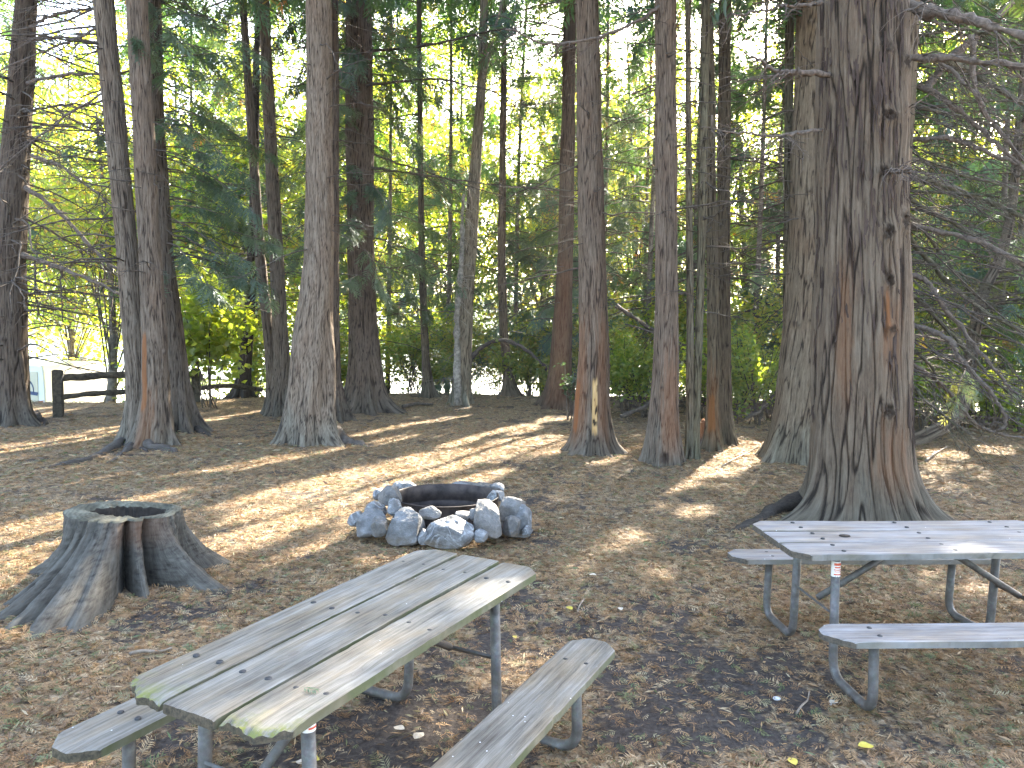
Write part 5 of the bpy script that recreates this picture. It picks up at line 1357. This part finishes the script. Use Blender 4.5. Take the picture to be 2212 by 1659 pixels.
def leaf_thing(px, py, size, mat, label, z=0.0, broad=.42, curl=.15, nm='fallen_leaf'):
    p = gp(px, py, z)
    s = np.linspace(0, 1, 9); a = rng.random() * 2 * PI
    w = broad * np.sin(s * PI) ** .8 * (1 - .25 * s)
    V = []
    for k, (x, ww) in enumerate(zip(s, w)):
        for y in (-1, -.5, 0, .5, 1): V.append(((x - .5) * size, y * ww * size, size * (curl * (y * ww) ** 2 * 3 + .10 * curl * math.sin(x * 5) + .02)))
    V = np.array(V); c, sn = math.cos(a), math.sin(a)
    V = np.stack([V[:, 0] * c - V[:, 1] * sn, V[:, 0] * sn + V[:, 1] * c, V[:, 2]], 1)
    i = (np.arange(8)[:, None] * 5 + np.arange(4)[None]).ravel()
    gz = (ground_h(p[0], p[1])[0] + .022) if z == 0 else z + .003
    o = obj(nm, V, np.stack([i, i + 5, i + 6, i + 1], 1), None, {'tint': rng.random(45)}, M[mat])
    o.location = (float(p[0]), float(p[1]), float(gz)); tag(o, label, 'leaf', 'single leaves on the ground')
for a in [(1870, 1623, .075, 'yellow_leaf', 'yellow leaf alone on bare soil, lower right'), (675, 1648, .07, 'yellow_leaf', 'yellow leaf by the legs of the front table'), (1712, 1652, .06, 'yellow_leaf', 'yellow leaf at the bottom edge, left of the near right bench leg'),
          (1230, 1325, .06, 'yellow_leaf', 'yellow leaf on the soil right of the front tabletop'), (655, 1655, .07, 'pale_leaf', 'pale tan leaf beside the yellow leaf by the front table legs'), (862, 1582, .06, 'pale_leaf', 'cream leaf under the front table'),
          (1280, 1250, .06, 'pale_leaf', 'pinkish pale leaf between the two tables'), (1340, 1325, .05, 'pale_leaf', 'small pale leaf right of the yellow leaf between the tables'), (445, 1022, .10, 'pale_leaf', 'pale leaf on the ground before the triple cedars'),
          (1112, 1385, .04, 'yellow_leaf', 'small yellow leaf beside the far leg of the front table'), (2117, 968, .11, 'yellow_leaf', 'orange-yellow leaf on the ground near the right edge'), (1800, 1525, .05, 'pale_leaf', 'tan leaf left of the right table leg foot'), (520, 965, .1, 'pale_leaf', 'pale leaf on the ground before the paired cedars'),
          (810, 1060, .07, 'pale_leaf', 'pale leaf left of the fire pit'), (905, 1600, .07, 'pale_leaf', 'curled brown leaf between front table and its bench')]:
    leaf_thing(*a)
def stick(pts, r, label, mat='stick'):
    g = np.array([[*gp(x, y)[:2], 0] for x, y in pts]); g[:, 2] = ground_h(g[:, 0], g[:, 1]) + r + .008
    P = smooth_path(g, 16); P[:, 2] += .008 * np.sin(np.linspace(0, 7, 16))
    V, Q, T = tube(P, np.linspace(r, r * .5, 16), 7)
    o = obj('stick', V, Q, T, None, M[mat]); tag(o, label, 'stick')
stick([(280, 1418), (330, 1412), (372, 1408)], .012, 'grey stick on the litter behind the front tabletop', 'stick')
stick([(1262, 1300), (1248, 1328), (1256, 1345)], .006, 'thin crooked pale twig right of the front tabletop')
stick([(1560, 1010), (1610, 985), (1650, 960)], .012, 'thin stick lying before the slim stems')
stick([(1720, 1550), (1742, 1520), (1748, 1500)], .006, 'pale crooked twig left of the near right bench leg')
stick([(870, 884), (905, 880), (935, 882)], .05, 'dark log lying at the far rim between the broad cedar and the alder', 'twig')
stick([(2000, 1000), (2025, 980), (2045, 970)], .02, 'pale branch lying in sun at the right', 'stick')
def pebble(px, py, s, label):
    import bmesh
    p = gp(px, py); bm = bmesh.new(); bmesh.ops.create_icosphere(bm, subdivisions=3, radius=1)
    for v in bm.verts:
        q = np.array(v.co[:]); v.co = Vector(q * (1 + .25 * noise((q * 1.5 + px)[None])[0]) * np.array([s, s * .8, s * .5]))
    me = bpy.data.meshes.new('pebble'); bm.to_mesh(me); bm.free(); me.materials.append(M['white_stone'])
    o = bpy.data.objects.new('pebble', me); COL.objects.link(o); o.location = (float(p[0]), float(p[1]), float(ground_h(p[0], p[1])[0]) + s * .35)
    tag(o, label, 'pebble')
pebble(1678, 1512, .020, 'small white pebble on bare soil left of the right table')
pebble(1797, 1522, .017, 'tan pebble left of the near right bench leg')
pebble(2205, 1366, .03, 'grey pebble at the right edge beyond the near right bench')
# green sprig on the front table
def sprig(px, py, z, s, a, mat, label):
    p = gp(px, py, z); tv, tq = spray_template(91, 9, -.02, .035)
    c, sn = math.cos(a), math.sin(a); V = tv * s
    V = np.stack([V[:, 0] * c - V[:, 1] * sn, V[:, 0] * sn + V[:, 1] * c, V[:, 2] + .012], 1)
    o = obj('cedar_sprig', V, tq, None, {'tint': np.full(len(V), .3)}, M[mat], smooth=False); o.location = tuple(float(q) for q in p); tag(o, label, 'sprig')
sprig(655, 1492, HT, .06, -.4, 'cedar', 'green fern-like sprig lying on the front table near its split end')
sprig(1950, 1357, HB, .07, .2, 'litter', 'small brown sprig on the near bench of the right table')
sprig(1815, 1195, HT, .08, .1, 'litter', 'brown sprig on the tabletop of the right table')

# ------------------------------------------------------------------ light
w = bpy.data.worlds.new('World'); C.world = w; w.use_nodes = True
nt = w.node_tree
sky = nt.nodes.new('ShaderNodeTexSky'); sky.sky_type = 'NISHITA'; sky.sun_disc = False
sky.sun_elevation = SUN_EL; sky.sun_rotation = SUN_AZ
sky.air_density = 1.0; sky.dust_density = 3.5; sky.ozone_density = 1.0
bg = nt.nodes['Background']; bg.inputs[1].default_value = .12
nt.links.new(sky.outputs[0], bg.inputs[0])
sd = bpy.data.lights.new('sun', 'SUN'); sd.energy = 5.0; sd.angle = R(.53); sd.color = (1, .92, .77)
so = bpy.data.objects.new('sun', sd); COL.objects.link(so)
so.rotation_euler = Vector(tuple(float(a) for a in SD)).to_track_quat('Z', 'Y').to_euler()
so.location = (10, 20, 30)

# thin haze volume added across the scene for a soft backlit veil
hm = bpy.data.materials.new('haze_air'); hm.use_nodes = True
hn = hm.node_tree; hn.nodes.clear()
ho = hn.nodes.new('ShaderNodeOutputMaterial'); hv = hn.nodes.new('ShaderNodeVolumePrincipled')
hv.inputs['Color'].default_value = (1, .97, .91, 1); hv.inputs['Density'].default_value = .0007; hv.inputs['Anisotropy'].default_value = .6
hn.links.new(hv.outputs[0], ho.inputs['Volume'])
hz = bevel_box('haze', (1900, 1340, 37), (0, 580, 15.5), (0, 0, 0), hm, None, 0); hz['kind'] = 'stuff'

C.render.engine = 'CYCLES'
cy = C.cycles
cy.max_bounces = 7; cy.diffuse_bounces = 4; cy.glossy_bounces = 2; cy.transmission_bounces = 4; cy.transparent_max_bounces = 4
cy.use_denoising = True
cy.sample_clamp_indirect = 8
cy.caustics_reflective = False; cy.caustics_refractive = False
C.view_settings.view_transform = 'Standard'; C.view_settings.look = 'None'
C.view_settings.exposure = 3.9; C.view_settings.gamma = 1
